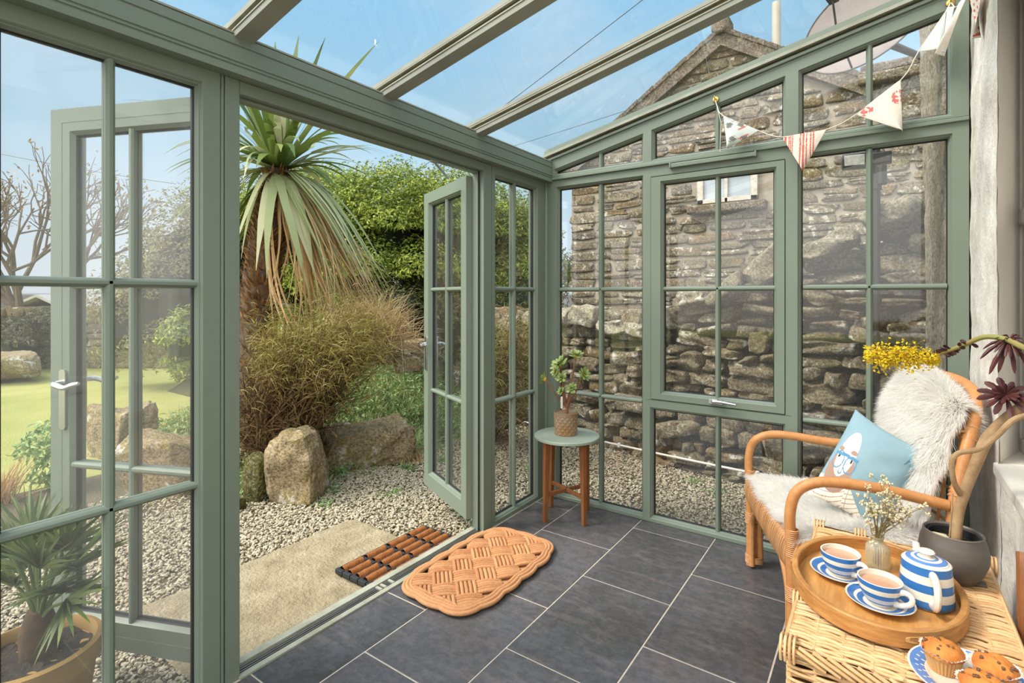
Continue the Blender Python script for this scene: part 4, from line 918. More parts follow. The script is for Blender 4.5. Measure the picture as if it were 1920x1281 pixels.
for (u, v, d, L, lab, mm) in ((690, 758, 4.7, .55, 'largest pale arching grass tuft in the middle of the bank', 'palegrass'), (765, 740, 4.9, .42, 'arching grass tuft on the right of the bank near the open door', 'palegrass'), (645, 720, 4.6, .34, 'grass tuft against the needle leaved shrub', 'grass'), (780, 772, 4.5, .28, 'straw coloured dry grass tuft above the long boulder', 'straw'), (520, 838, 3.8, .30, 'dark green grass clump behind the upright boulder', 'herb'), (470, 870, 3.75, .30, 'dark green grass clump by the egg shaped mossy stone', 'herb')):
    p = at(u, v, d); tuft('grass_tuft', lab, (p[0], p[1], gz(p[0], p[1]) - .01), 320, L * 1.15, .009, M[mm], .45, .55, .07)
for i, (x, y, lab) in enumerate(((-1.45, -.55, 'small weed sprouting in front of the upright boulder'), (-1.38, .10, 'small weed sprouting at the foot of the long boulder'), (-1.25, .42, 'small weed in the gravel right of the long boulder'), (-1.30, -.75, 'small weed in the gravel below the upright boulder'), (-.18, -.50, 'weed in the gravel under the open right door leaf'), (-.5, .62, 'weed in the gravel behind the narrow side panel'), (.62, 1.12, 'weed at the stone wall foot outside the middle window'), (.82, 1.02, 'larger weed at the stone wall foot outside the middle window'), (-.14, -2.12, 'leafy weed in the gravel close to the left side panel'), (-1.05, -.35, 'tiny weed in the open gravel beyond the slab'))):
    tuft('weed', lab, (x, y, -.122), 46, .10 + .03 * (i % 3), .011, M['herb'], .8, .5, .03, 'weed')
nb = 160; b0 = at(2, 800, 3.6); V, F = blades(b0 * [1, 1, 0] + [0, 0, -.15] + g.normal(0, .03, (nb, 3)) * [1, 1, 0], g.normal(0, .3, (nb, 3)) + [0, 0, 1.], g.uniform(.3, .62, nb), .009, .35, 4)
tag(fast('dry_grass_clump', V, F, M['straw']), 'dry straw coloured grass clump at the far left edge', 'grass')
# ---- bare tree, far wall and shed at the left
def grow(p, d, L, r, depth, m, tips):
    e_ = p + d * L; mid = p + d * L * .5 + g.normal(0, .05 * L, 3); m.tube([p, mid, e_], [r, r * .85, r * .7], 6, cap=False)
    if depth == 0: tips.append(e_); return
    for k in range(3 if depth > 2 else 2 + (g.uniform() < .5)):
        nd = d + g.normal(0, .38, 3) + [0, 0, .12]; nd /= np.linalg.norm(nd); grow(e_ - d * L * g.uniform(0, .25), nd, L * g.uniform(.62, .85), r * .62, depth - 1, m, tips)
tr_ = at(72, 600, 11.2); tree = thing('bare_tree', (tr_[0], tr_[1], -.15), 'almost leafless tree beyond the garden wall at the far left', 'tree')
m = MB(); tp = []
for k in range(4): grow(np.array([tr_[0], tr_[1], -.15]) + g.normal(0, .12, 3) * [1, 1, 0], unit(np.array([g.normal(0, .2), g.normal(0, .2), 1.0])), 1.45, .085, 5, m, tp)
m.build('branches', simple('grey_brown_bark', (134, 116, 100), (104, 90, 78), 8, .9), tree)
P = np.array(tp)[g.integers(0, len(tp), 700)] + g.normal(0, .10, (700, 3)); V, F = leaves(P, g.normal(0, 1, P.shape), .09, .05); tag(fast('last_leaves', V, F, leafmat('withered_leaf', (150, 116, 70), (176, 140, 88), (150, 140, 90)), tree), kind='stuff')
fw_ = thing('far_garden_wall', (-11.6, .5, -.15), 'low mossy stone wall along the far side of the lawn', 'garden wall')
a, b_ = at(-140, 700, 10.6), at(460, 700, 10.6); L = np.linalg.norm((b_ - a)[:2]); dx = (b_ - a) / L; dx[2] = 0; Cs, Hs = [], []
z = -.15
while z < .9:
    rh = g.uniform(.10, .2); x = 0
    while x < L:
        ww = g.uniform(.2, .5); Cs.append(np.array([a[0], a[1], 0]) + dx * (x + ww / 2) + [0, 0, z + rh / 2]); Hs.append((ww / 2, .16, rh / 2 * 1.05)); x += ww + .01
    z += rh
V, F = stones(Cs, Hs, 4, .6, .1, None, np.array([dx, [-dx[1], dx[0], 0], [0, 0, 1]]), 6); fast('facing_stones', V, F, M['drystone'], fw_, True)
sh = at(118, 600, 17); shed = thing('garden_shed', (sh[0], sh[1], -.15), 'distant outbuilding with pale slate roof beyond the bare tree', 'shed')
rt3, fw3 = np.array([*RT[:2], 0]), np.array([*FW[:2], 0])
m = MB(); c = np.array([sh[0], sh[1], .35]); m.obox(c, rt3 * .9, fw3 * 1.2, (0, 0, .5)); m.build('walls', M['masonry'], shed, smooth=0)
m = MB(); V = [c + rt3 * x + fw3 * y + np.array([0, 0, z]) for y in (-1.3, 1.3) for x, z in ((-1.1, .38), (.3, .98), (1.3, .5), (1.3, .44), (.3, .9), (-1.1, .32))]
m.add(V, [(0, 1, 2, 3, 4, 5), (11, 10, 9, 8, 7, 6)] + [(i, 6 + i, 6 + (i + 1) % 6, (i + 1) % 6) for i in range(6)]); m.build('roof', simple('pale_slate', (186, 180, 174), (160, 156, 150), 6, .7), shed, smooth=0)
# ---- potted fan palm outside the left panel
pc = np.array([-.345, -2.455, -.145]); pot = thing('terracotta_pot', pc, 'large weathered terracotta pot outside the left side panel, holding a fan palm', 'plant pot')
m = MB(); m.lathe([(.0, 0), (.115, 0), (.12, .01), (.135, .12), (.152, .24), (.158, .30), (.172, .305), (.176, .33), (.174, .365), (.160, .37), (.152, .36), (.150, .33), (.0, .325)], 56, pc)
m.build('body', simple('old_terracotta', (176, 140, 82), (140, 112, 60), 7, .85, .3, 50), pot)
m = MB(); m.grid(lambda u, v: pc + np.array([.149 * v * math.cos(6.28318 * u), .149 * v * math.sin(6.28318 * u), .335 + .012 * snoise(np.array((math.cos(6.28 * u) * v, math.sin(6.28 * u) * v, 0)), 3, 6)]), 40, 12, closed_u=True); m.build('compost', M['soil'], pot)
fpm = thing('fan_palm', pc + [0, 0, .335], 'dwarf fan palm with pleated green fronds growing in the terracotta pot', 'potted palm')
ct = pc + np.array([-.01, .02, .335]); m = MB(); m.tube([ct + [0, 0, -.03], ct + [0, 0, .07], ct + [.005, 0, .14]], [.045, .05, .03], 12); m.build('stem', simple('fibrous_stem', (86, 66, 44), (60, 46, 32), 30, .95, .8, 80), fpm)
fan = []
for (u, v, d) in ((60, 905, 1.70), (165, 930, 1.60), (225, 960, 1.62), (200, 1000, 1.52), (30, 960, 1.52), (110, 960, 1.75), (140, 1010, 1.66), (175, 1085, 1.52), (180, 1130, 1.44), (10, 1010, 1.70), (75, 985, 1.46), (-30, 950, 1.6), (-20, 1060, 1.5), (105, 1085, 1.45), (140, 940, 1.74), (40, 900, 1.78)):
    e_ = at(u, v, d); st0 = ct + np.array([0, 0, .10]); hub = st0 + (e_ - st0) * .50 + np.array([0, 0, .03]); dirv = unit(e_ - hub); L = np.linalg.norm(e_ - hub)
    m = MB(); m.tube([st0, st0 * .5 + hub * .5 + [0, 0, .015], hub], [.007, .005, .004], 6); m.build('stalk', M['fanpalm'], fpm)
    nrm = unit(np.cross(dirv, np.cross([0, 0, 1.0], dirv)) + g.normal(0, .35, 3)); sd_ = unit(np.cross(dirv, nrm)); k = 19; an = np.linspace(-1.15, 1.15, k)
    D = dirv[None] * np.cos(an)[:, None] + sd_[None] * np.sin(an)[:, None] + nrm[None] * .15 * ((np.arange(k) % 2) - .5)[:, None]
    sidev = np.cross(D, nrm[None]) + nrm[None] * (.8 * (-1.0) ** np.arange(k))[:, None]
    V, F = blades(np.repeat(hub[None], k, 0), D, L * (1.0 - .25 * np.abs(an)) * g.uniform(.9, 1.08, k), .021, g.uniform(.0, .18, k), 5, sidev, .75)
    fast('frond', V, F, M['fanpalm'], fpm)
# ------------------------------------------------------------------ things inside: materials
M['stooltop'] = simple('grey_green_paint', (150, 162, 148), (142, 154, 140), 4, .5)
def wood(name, c1, c2, scale=(1, 8, 8), rough=.5, isl=None):
    t = NT(name); v = t.coord(scale); n = t.noise(v, 6, 5, .6); c = t.mix(t.ramp(n, [(.3, (0, 0, 0)), (.7, (255, 255, 255))]), c1, c2)
    if isl: c = t.mix(t.math('MULTIPLY', t.island(), .6), c, isl)
    return t.bsdf(c, rough, t.bump(n, .12, .002), 0, .35)
M['teak'] = wood('orange_brown_wood', (146, 94, 54), (120, 74, 42), (9, 9, 1.5), .5)
M['traywood'] = wood('mango_wood', (206, 156, 92), (176, 120, 62), (10, 1.4, 6), .5)
M['trayside'] = wood('mango_wood_blocks', (196, 146, 84), (160, 104, 56), (3, 3, 20), .5)
M['rattan'] = wood('rattan_cane', (204, 146, 92), (184, 124, 74), (6, 6, 6), .4)
M['binding'] = wood('rattan_binding', (192, 140, 94), (164, 112, 70), (20, 20, 20), .55, (216, 168, 120))
M['willow'] = wood('willow_rods', (214, 172, 122), (190, 144, 94), (14, 14, 14), .6, (232, 198, 152))
M['coir'] = simple('coir_rope', (196, 136, 90), (168, 108, 66), 60, .95, 1.0, 260, isl=(212, 158, 110), bdist=.006)
M['coirdark'] = simple('coir_brush', (164, 98, 44), (120, 68, 30), 90, .95, 1.0, 200, isl=(184, 116, 60), bdist=.006)
M['rubber'] = simple('black_rubber', (46, 48, 52), (34, 36, 38), 20, .7, .3, 60)
M['cream'] = simple('cream_glaze', (232, 224, 208), (226, 216, 200), 8, .18)
M['blue'] = simple('blue_glaze', (44, 104, 168), (58, 118, 182), 12, .18)
M['bluetint'] = simple('pale_blue_glaze', (100, 140, 200), (84, 126, 192), 30, .2)
M['tea'] = simple('milky_tea', (204, 158, 132), (196, 148, 120), 10, .15)
M['fur'] = leafmat('white_fleece', (246, 243, 238), (251, 249, 246), (254, 253, 251), .8, .66)
M['hide'] = simple('fleece_backing', (246, 243, 238), (240, 236, 230), 10, .9)
M['potdark'] = simple('dark_stoneware', (112, 104, 98), (76, 73, 72), 9, .5, .25, 40)
M['leafgreen'] = leafmat('aeonium_green', (128, 154, 86), (156, 176, 106), (186, 194, 128), .45, .15)
M['leafdark'] = leafmat('aeonium_dark', (62, 36, 38), (84, 48, 48), (104, 62, 58), .4, .1)
M['stalk'] = simple('succulent_stem', (146, 104, 74), (116, 82, 58), 30, .8, .5, 90)
M['pale'] = simple('aeonium_trunk', (176, 146, 108), (140, 110, 78), 26, .8, .6, 70)
M['yellow'] = leafmat('yellow_flower', (222, 192, 30), (236, 210, 48), (206, 176, 40), .7, .2)
M['tangerine'] = simple('yellow_rosette_heart', (214, 172, 60), (196, 150, 50), 20, .6)
M['petal'] = leafmat('dried_white_flower', (226, 212, 170), (240, 230, 200), (208, 190, 140), .8, .2)
M['drystem'] = simple('dry_stem', (150, 130, 84), (120, 104, 62), 20, .8)
M['linen'] = simple('cream_linen', (226, 218, 206), (216, 206, 194), 30, .9, .3, 160)
M['palecloth'] = simple('pale_blue_cloth', (206, 216, 212), (196, 206, 202), 30, .9)
M['red'] = simple('red_print', (196, 96, 82), (206, 112, 96), 30, .9)
M['rose'] = simple('rose_print', (186, 92, 90), (206, 130, 124), 60, .9)
M['inkgrey'] = simple('grey_leaf_print', (110, 116, 108), (134, 128, 122), 60, .9)
M['brass'] = simple('brass', (190, 160, 90), rough=.3, metal=1.0)
M['string'] = simple('cotton_string', (224, 216, 200), rough=.9)
def up_to(mb, name, mats, parent, **k): return mb.build(name, mats, parent, **k)

# ---- round side table in the corner
tb_ = thing('side_table', (.27, -.206, 0), 'small round side table with grey green top and wooden legs in the corner', 'table')
m = MB(); m.lathe([(0, .462), (.186, .462), (.191, .465), (.191, .477), (.188, .480), (0, .480)], 72, (.27, -.206, 0)); m.build('tabletop', M['stooltop'], tb_)
legs = [(.208, -.351), (.414, -.267), (.330, -.061), (.126, -.145)]
for x, y in legs:
    dx, dy = unit(np.array([x - .27, y + .206])); m = MB(); b0 = np.array([x, y, 0]); t0 = np.array([x - dx * .012, y - dy * .012, .462])
    V = [b0 + np.array([i * dx * .011 - j * dy * .010, i * dy * .011 + j * dx * .010, 0]) for i, j in ((-1, -1), (1, -1), (1, 1), (-1, 1))] + [t0 + np.array([i * dx * .018 - j * dy * .014, i * dy * .018 + j * dx * .014, 0]) for i, j in ((-1, -1), (1, -1), (1, 1), (-1, 1))]
    m.add(V, [(3, 2, 1, 0), (4, 5, 6, 7)] + [(i, (i + 1) % 4, 4 + (i + 1) % 4, 4 + i) for i in range(4)]); m.build('leg', M['teak'], tb_, bevel=.002)
for i in (0, 1):
    a, b_ = np.array([*legs[i], .155]), np.array([*legs[i + 2], .155]); d = unit(b_ - a); s_ = np.array([-d[1], d[0], 0]); m = MB(); m.obox((a + b_) / 2, (b_ - a) / 2, s_ * .008, (0, 0, .011)); m.build('stretcher', M['teak'], tb_, bevel=.002)
# ---- rosettes
def rosette(mb, c, axis, r, n, rows=2, wd=.32, mat=0, droop=0.0, spread=1.0):
    c = np.array(c, float); ax_ = unit(np.array(axis, float)); u = unit(np.cross(ax_, [.3, .2, .9])); v = np.cross(ax_, u)
    for k in range(n * rows):
        ring = k // n; a = 6.28318 * (k % n) / n + ring * .5 + g.normal(0, .08); L = r * (1 - .32 * ring) * g.uniform(.85, 1.08); el = (.25 + .55 * ring) * spread + g.normal(0, .1)
        rd = u * math.cos(a) + v * math.sin(a); d = rd * math.cos(el) + ax_ * math.sin(el); s_ = np.cross(ax_, rd); nr = np.cross(s_, d)
        V = []
        for i, (t_, w_) in enumerate(((0.04, .3), (.35, .55), (.7, 1.0), (.9, .75), (1.0, .15))):
            p = c + d * L * t_ + ax_ * (.10 * L * t_ * t_) - np.array([0, 0, droop * L * t_ * t_])
            for q in (-1, 0, 1): V.append(p + s_ * q * w_ * wd * L * .5 - nr * (.06 * L * w_ * (1 - abs(q))))
        for q in range(15): V.append(V[q] + nr * .0025)
        F = []
        for i in range(4):
            for j in range(2):
                o = i * 3 + j; F += [(o, o + 1, o + 4, o + 3), (15 + o + 3, 15 + o + 4, 15 + o + 1, 15 + o)]
        mb.add(V, F, mat)
sp_ = np.array([.258, -.198, .480]); pt = thing('textured_plant_pot', sp_, 'small brown dimpled ceramic pot on the round side table', 'plant pot')
m = MB(); NN, RR = 84, 34
def dim(u, v):
    a = u * 6.28318; z = .002 + .122 * v; row = v * 7; r = .066 + .004 * v
    if .03 < v < .93: r += .0035 * max(0, math.cos(math.pi * ((row % 1) - .5)) * math.cos((14 * u + .5 * (int(row) % 2)) % 1 * 2 * math.pi - math.pi)) - .001
    return sp_ + np.array([r * math.cos(a), r * math.sin(a), z])
m.grid(dim, 168, 60, closed_u=True); m.lathe([(.0, .0), (.064, .0), (.066, .003)], 48, sp_); m.lathe([(.070, .122), (.071, .128), (.066, .128), (.064, .105), (0, .105)], 48, sp_)
m.build('body', simple('dimpled_glaze', (150, 134, 116), (140, 100, 54), 9, .35, .2, 60), pt, smooth=80)
m = MB(); m.lathe([(.064, .112), (.03, .118), (0, .116)], 30, sp_); m.build('compost', M['soil'], pt)
pl = thing('aeonium_plant', sp_ + [0, 0, .112], 'branching green succulent in the dimpled pot on the round side table', 'succulent')
st = MB(); ro = MB(); b0 = sp_ + np.array([.005, 0, .11])
D0 = float((b0 - CAM) @ FW)
for (u, v, dd, r, hv, axu) in ((1080, 664, 0, .052, 1, (.2, -.2, .9)), (1048, 681, .02, .062, 1, (-.3, -.6, .7)), (1040, 695, -.02, .040, 1, (-.4, -.7, .3)), (1018, 708, .0, .042, 1, (-.9, -.2, .35)), (1051, 707, -.04, .040, 0, (0, -.8, .5)), (1097, 701, .03, .048, 1, (.8, -.3, .4)), (1071, 727, -.04, .038, 0, (.2, -.8, .5)), (1050, 732, -.03, .030, 0, (-.3, -.8, .5)), (1090, 712, .05, .03, 0, (.6, .1, .6))):
    c = at(u, v, D0 + dd); ax_ = unit(np.array(axu)); fk = b0 + np.array([0, 0, .045]); base = c - ax_ * .02
    st.tube([b0 + [0, 0, -.01], fk, fk * .5 + base * .5 + np.array([0, 0, -.015]), base], [.009, .0075, .0055, .0045], 8, smoothn=4)
    ro = MB(); rosette(ro, c - ax_ * .012, ax_, r, 9, 3, .42)
    if hv: ro.lathe([(0, -.02), (.010, -.014), (.013, -.002), (.008, .006), (0, .008)], 10, c - ax_ * .012, 1)
    ro.build('rosette', [M['leafgreen'], M['tangerine']], pl)
st.build('stems', M['stalk'], pl)
lab_ = at(1053, 755, D0 - .05); m = MB(); m.obox(lab_, RT * .006, FW * .0008, np.array([.0, 0, .035])); tag(m.build('plant_label', M['white_paint']), 'white plastic plant label stuck in the dimpled pot', 'plant label')

# ---- woven coir mat
mc = np.array([.236, -.960, 0]); HX, HYm = .178, .335
mat_ = thing('coir_doormat', mc, 'thick woven coir rope doormat on the slate floor inside the doorway', 'doormat')
m = MB(); wb = .098; s2 = math.sqrt(.5)
def rope(pts, r=.0092): m.tube(pts, r, 7)
for i in range(-6, 7):
    for j in range(-6, 7):
        p0, q0 = i * wb, j * wb; cx, cy = (p0 + q0) * s2, (p0 - q0) * s2
        if abs(cx) > HX + .012 or abs(cy) > HYm + .012: continue
        for k in range(5):
            o = (k - 2) * wb / 5.2; pts = []
            for t_ in np.linspace(-.62, .62, 9):
                p, q = (p0 + t_ * wb, q0 + o) if (i + j) % 2 == 0 else (p0 + o, q0 + t_ * wb)
                x, y = (p + q) * s2, (p - q) * s2; x = max(-HX, min(HX, x)); y = max(-HYm, min(HYm, y))
                pts.append(mc + np.array([x, y, .017 + .011 * math.cos(t_ / .62 * 1.5)]))
            rope(pts)
per = []
for t_ in np.linspace(0, 1, 240, endpoint=False):
    a = t_ * 2 * math.pi; ca, sa = math.cos(a), math.sin(a); ex = .42
    x = HX * abs(ca) ** ex * np.sign(ca); y = HYm * abs(sa) ** ex * np.sign(sa); per.append(np.array([x, y]))
per = np.array(per); ln = np.concatenate([[0], np.cumsum(np.linalg.norm(np.diff(np.vstack([per, per[:1]]), axis=0), axis=1))]); tot = ln[-1]
tt_ = np.linspace(0, tot, 260, endpoint=False); per = np.stack([np.interp(tt_, ln, np.append(per[:, k], per[0, k])) for k in (0, 1)], 1)
nrm = np.stack([np.roll(per[:, 1], -1) - np.roll(per[:, 1], 1), -(np.roll(per[:, 0], -1) - np.roll(per[:, 0], 1))], 1); nrm = unit(nrm); nrm *= np.sign((nrm * per).sum(1).mean())
for k in range(2, 5):
    sc_ = .012 * np.abs(np.sin(tt_ / tot * math.pi * 14)) * (k / 4); q = per + nrm * (-.012 + k * .0155 + sc_ - .012 * (k / 4))[:, None]
    m.tube([mc + np.array([a[0], a[1], .013 + .012 * math.sin((k + .4) / 5 * 3.0)]) for a in q], .0098, 7, closed=True)
m.prism([(mc[0] + a[0] * 1.02, mc[1] + a[1] * 1.02) for a in per[::4]], .001, .012)
m.build('woven_rope', M['coir'], mat_, smooth=80)
# ---- black rubber and coir scraper mat outside
sx_, sy_ = -.285, -1.005; smt = thing('scraper_mat', (sx_, sy_, -.078), 'black rubber scraper mat with rows of brown coir brushes on the concrete slab', 'doormat')
m = MB(); m.box(-.425, -.125, -1.30, -.71, -.078, -.066)
for i in range(6): x = -.418 + i * .0575; m.box(x - .006, x + .006, -1.30, -.71, -.066, -.052)
for i in range(5):
    for y in (-1.30, -1.155, -1.005, -.855, -.71): x = -.39 + i * .0575; m.box(x - .026, x + .026, y - .010, y + .010, -.066, -.046)
    for k in range(56): y = -1.29 + k * .0103; m.box(-.418 + i * .0575 + .006, -.418 + i * .0575 + .014, y, y + .005, -.066, -.050)
m.build('rubber_base', M['rubber'], smt, bevel=.002)
for i in range(5):
    for a, b_ in ((-1.288, -1.167), (-1.143, -1.017), (-.993, -.867), (-.843, -.722)):
        x = -.387 + i * .0575; m = MB(); m.grid(lambda u, v: (x + .021 * math.cos(math.pi * u) * (1 + .10 * snoise(np.array((u * 3, v * 9 + a * 7, i)), 2, 3)), a + (b_ - a) * v, -.066 + (.030 + .004 * snoise(np.array((u * 3, v * 9 + a * 7, i)), 3, 4)) * math.sin(math.pi * u)), 12, 26)
        m.build('coir_brush', M['coirdark'], smt, smooth=180)

# ---- rattan armchair
ch = thing('rattan_armchair', (1.6, -.42, 0), 'honey coloured rattan armchair draped with white sheepskin beside the wicker hamper', 'armchair')
F1, F2, B1, B2 = (np.array(p) for p in ((1.268, -.190, 0), (1.522, -.800, 0), (1.735, -.090, 0), (1.975, -.660, 0)))
Zs = .405
def V3(p, z): return np.array([p[0], p[1], z])
def wrap(mb, p0, p1, r, n, rr=.0032):
    p0, p1 = np.array(p0), np.array(p1); d = unit(p1 - p0); u = unit(np.cross(d, [.3, .9, .1])); v = np.cross(d, u); L = np.linalg.norm(p1 - p0)
    for k in range(n):
        c = p0 + d * L * (k + .5) / n; mb.tube([c + (u * math.cos(a) + v * math.sin(a)) * r for a in np.linspace(0, 6.28318, 14, endpoint=False)], rr, 5, closed=True)
arms = []
for (Fp, Bp, nm, topx, endz) in ((F1, B1, 'left', .0, .625), (F2, B2, 'right', .0, .600)):
    d = unit(V3(Bp - Fp, 0)); L = np.linalg.norm((Bp - Fp)[:2])
    A_ = [V3(Fp, 0), V3(Fp, .2), V3(Fp - d * .004, .40), V3(Fp - d * .006, .52), V3(Fp + d * .018, .598), V3(Fp + d * .085, .636), V3(Fp + d * .18, .640), V3(Fp + d * .30, .630), V3(Fp + d * (L * .98), endz)]
    m = MB(); m.tube(A_, .0185, 12, smoothn=6); arm = m.build('arm', M['rattan'], ch)
    for za, zb, nw in ((.012, .055, 7), (.20, .255, 8), (.36, .46, 14)): m = MB(); wrap(m, V3(Fp, za), V3(Fp, zb), .0195, nw); m.build('binding', M['binding'], arm)
    m = MB(); m.tube([V3(Fp + d * .045, 0.0) * [1, 1, 1] + [0, 0, .012], V3(Fp + d * .042, .20), V3(Fp + d * .06, .30), V3(Fp + d * .16, .385), V3(Fp + d * .3, .39)], .0145, 10, smoothn=5); m.tube([V3(Fp + d * .02, .02), V3(Fp + d * .02, .2)], .012, 8); m.build('leg_brace', M['rattan'], ch)
    for za, zb, nw in ((.02, .05, 5), (.22, .25, 6)): wr = MB(); wrap(wr, V3(Fp + d * .02, za), V3(Fp + d * .02, zb), .035, nw); wr.build('leg_binding', M['binding'], ch)
# back frame: posts and top arch
bp = [V3(B2, 0), V3(B2, .25), V3(B2, .42), np.array([1.984, -.652, .60]), np.array([2.022, -.585, .78]), np.array([2.056, -.500, .90]), np.array([2.050, -.41, .965]), np.array([1.985, -.26, .985]), np.array([1.915, -.13, .955]), np.array([1.872, -.085, .87]), np.array([1.82, -.075, .70]), V3(B1 + np.array([.03, 0, 0]), .5), V3(B1, .25), V3(B1, 0)]
m = MB(); m.tube(bp, .0185, 12, smoothn=6); bf = m.build('back_frame', M['rattan'], ch)
m = MB(); wrap(m, (2.030, -.566, .805), (2.040, -.543, .845), .0195, 8); m.tube([(2.03, -.565, .82), (2.015, -.57, .835), (2.0, -.56, .82), (2.01, -.545, .80)], .004, 6, smoothn=4); m.build('binding', M['binding'], bf)
m = MB(); wrap(m, (1.990, -.643, .62), (1.998, -.628, .655), .0205, 3, .006); m.build('binding', M['binding'], bf)
m = MB()
for k in range(9):
    t_ = (k + .5) / 9; a = V3(B2, .43) * (1 - t_) + V3(B1, .43) * t_; b_ = np.array([2.045, -.47, .92]) * (1 - t_) + np.array([1.9, -.11, .93]) * t_ + np.array([.0, 0, .05 * math.sin(math.pi * t_)])
    m.tube([a, a * .5 + b_ * .5, b_], .006, 6)
for z in (.52, .62, .72, .82):
    q = (z - .42) / .5; m.tube([V3(B2, z) + np.array([.09 * q, .18 * q, 0]), V3(B1, z) + np.array([.15 * q, -.03 * q, 0])], .005, 6)
m.build('back_canes', M['binding'], ch)
# woven seat apron and seat
m = MB()
def apron(Pa, Pb, zt, zb, n, off=.016):
    d = unit(Pb - Pa); nn_ = np.array([-d[1], d[0], 0]); m.tube([V3(Pa, zt), V3((Pa + Pb) / 2, zt - .012), V3(Pb, zt)], .015, 10); m.tube([V3(Pa, zb), V3((Pa + Pb) / 2, zb - .012), V3(Pb, zb)], .012, 10)
    for k in range(n):
        t_ = (k + .5) / n; c = Pa + (Pb - Pa) * t_; dz = -.012 * 4 * t_ * (1 - t_); zm = (zt + zb) / 2 + dz; hh = (zt - zb) / 2 + .016; sl = .014
        m.tube([V3(c, zm) + nn_ * off * math.cos(a) * 1.25 + np.array([0, 0, hh * math.sin(a)]) + d * sl * math.sin(a) for a in np.linspace(0, 6.28318, 14, endpoint=False)], .0068, 6, closed=True)
apron(F1, F2, Zs, Zs - .085, 31); apron(F2, B2, Zs, Zs - .05, 40); apron(F1, B1, Zs, Zs - .05, 40)
m.build('woven_apron', M['binding'], ch)
m = MB()
for k in range(44):
    t_ = (k + .5) / 44; a, b_ = F1 + (F2 - F1) * t_, B1 + (B2 - B1) * t_; m.tube([V3(a, Zs + .002), V3((a + b_) / 2, Zs - .018), V3(b_, Zs)], .0072, 6)
m.build('woven_seat', M['binding'], ch)
m = MB(); mid = (F1 + F2) / 2
for Fp, oth in ((F1, F2), (F2, F1)):
    d = unit(V3(oth - Fp, 0)); m.tube([V3(Fp + d * .035, .012), V3(Fp + d * .035, .18), V3(Fp + d * .06, .25), V3(Fp + d * .14, .31), V3(Fp + d * .26, .325)], .0135, 10, smoothn=5)
m.build('front_brace', M['rattan'], ch)
for Bp in (B1, B2):
    pass
# ---- sheepskin
fl_ = thing('sheepskin_throw', (1.75, -.4, .42), 'fluffy white sheepskin draped over the back and seat of the rattan armchair', 'sheepskin')
def bil(c, u, v): return (c[0] * (1 - u) + c[1] * u) * (1 - v) + (c[3] * (1 - u) + c[2] * u) * v
topL, topR = np.array([1.855, -.11, .975]), np.array([2.035, -.47, .94])
def backs(u, v):      # v 0 top .. 1 bottom
    c = [np.array([1.87, -.12, .93]), np.array([2.03, -.52, .90]), np.array([1.925, -.64, .56]), np.array([1.72, -.20, .47])]
    p = bil(c, u, v); nr = np.array([-.86, -.40, .30]); p = p + nr * (.018 + .02 * math.sin(math.pi * u)) + np.array([0, 0, .085 * math.sin(math.pi * min(1, max(0, u))) * (1 - v)])
    return p + nr * .012 * snoise(np.array((u * 2, v * 3, 0)), 3, 2)
def seats(u, v):      # u 0 left .. 1 right, v 0 front .. 1 back
    c = [np.array([1.285, -.215, .425]), np.array([1.54, -.79, .43]), np.array([1.93, -.66, .46]), np.array([1.72, -.16, .44])]
    p = bil(c, u, v) + np.array([0, 0, .012 + .006 * snoise(np.array((u * 2, v * 2, 1)), 4, 2)])
    f = max(0, .06 - v) / .06 * max(0, math.sin(math.pi * u)); p[2] -= .02 * f
    if u > .93: p[2] -= .03 * (u - .93) / .07
    return p
m = MB()
for fn, th in ((backs, .012), (seats, .008)): m.grid(fn, 22, 18)
def over(u, v):   # flap behind the top rail
    p = backs(u, 0); return p + np.array([.035 * math.sin(math.pi * v * .5), .02 * v, .012 * math.sin(math.pi * v) - .10 * v * v])
m.grid(over, 22, 6); hb = m.build('hide', M['hide'], fl_, smooth=180)
def furon(fn, n, nr, flow, L, edge):
    q = np.random.default_rng(int(n)); uv = q.uniform(0, 1, (n, 2)); k = int(n * edge)
    s_ = q.integers(0, 4, k); uv[:k] = np.where((s_ < 2)[:, None], np.stack([q.uniform(0, 1, k), (s_ % 2)], 1), np.stack([(s_ % 2), q.uniform(0, 1, k)], 1))
    P = np.array([fn(a, b_) for a, b_ in uv]); cl = (uv - .5) * 2
    e1 = unit(np.array(fn(1, .5)) - np.array(fn(0, .5))); e2 = unit(np.array(fn(.5, 1)) - np.array(fn(.5, 0)))
    lock = np.stack([snoise(P, 71 + i, 26) for i in range(3)], 1) * .38
    D = np.array(nr) * .62 + np.array(flow) + (cl[:, :1] ** 3 * e1 + cl[:, 1:] ** 3 * e2) * .9 + lock + q.normal(0, .16, P.shape)
    return blades(P, D, q.uniform(.65, 1.2, n) * L, .0030, q.uniform(.15, .5, n), 3, None, .9)
VV, FF = [], []; off = 0
for a in (furon(backs, 36000, (-.86, -.40, .30), (.0, -.05, -.35), .056, .12), furon(seats, 26000, (0, 0, 1), (-.25, -.1, .0), .050, .18), furon(over, 7000, (.3, .1, .9), (.1, .05, .2), .045, .1)):
    VV.append(a[0]); FF.append(a[1] + off); off += len(a[0])
fu = fast('fleece', np.concatenate(VV), np.concatenate(FF), M['fur'], fl_, True); tag(fu, kind='stuff')

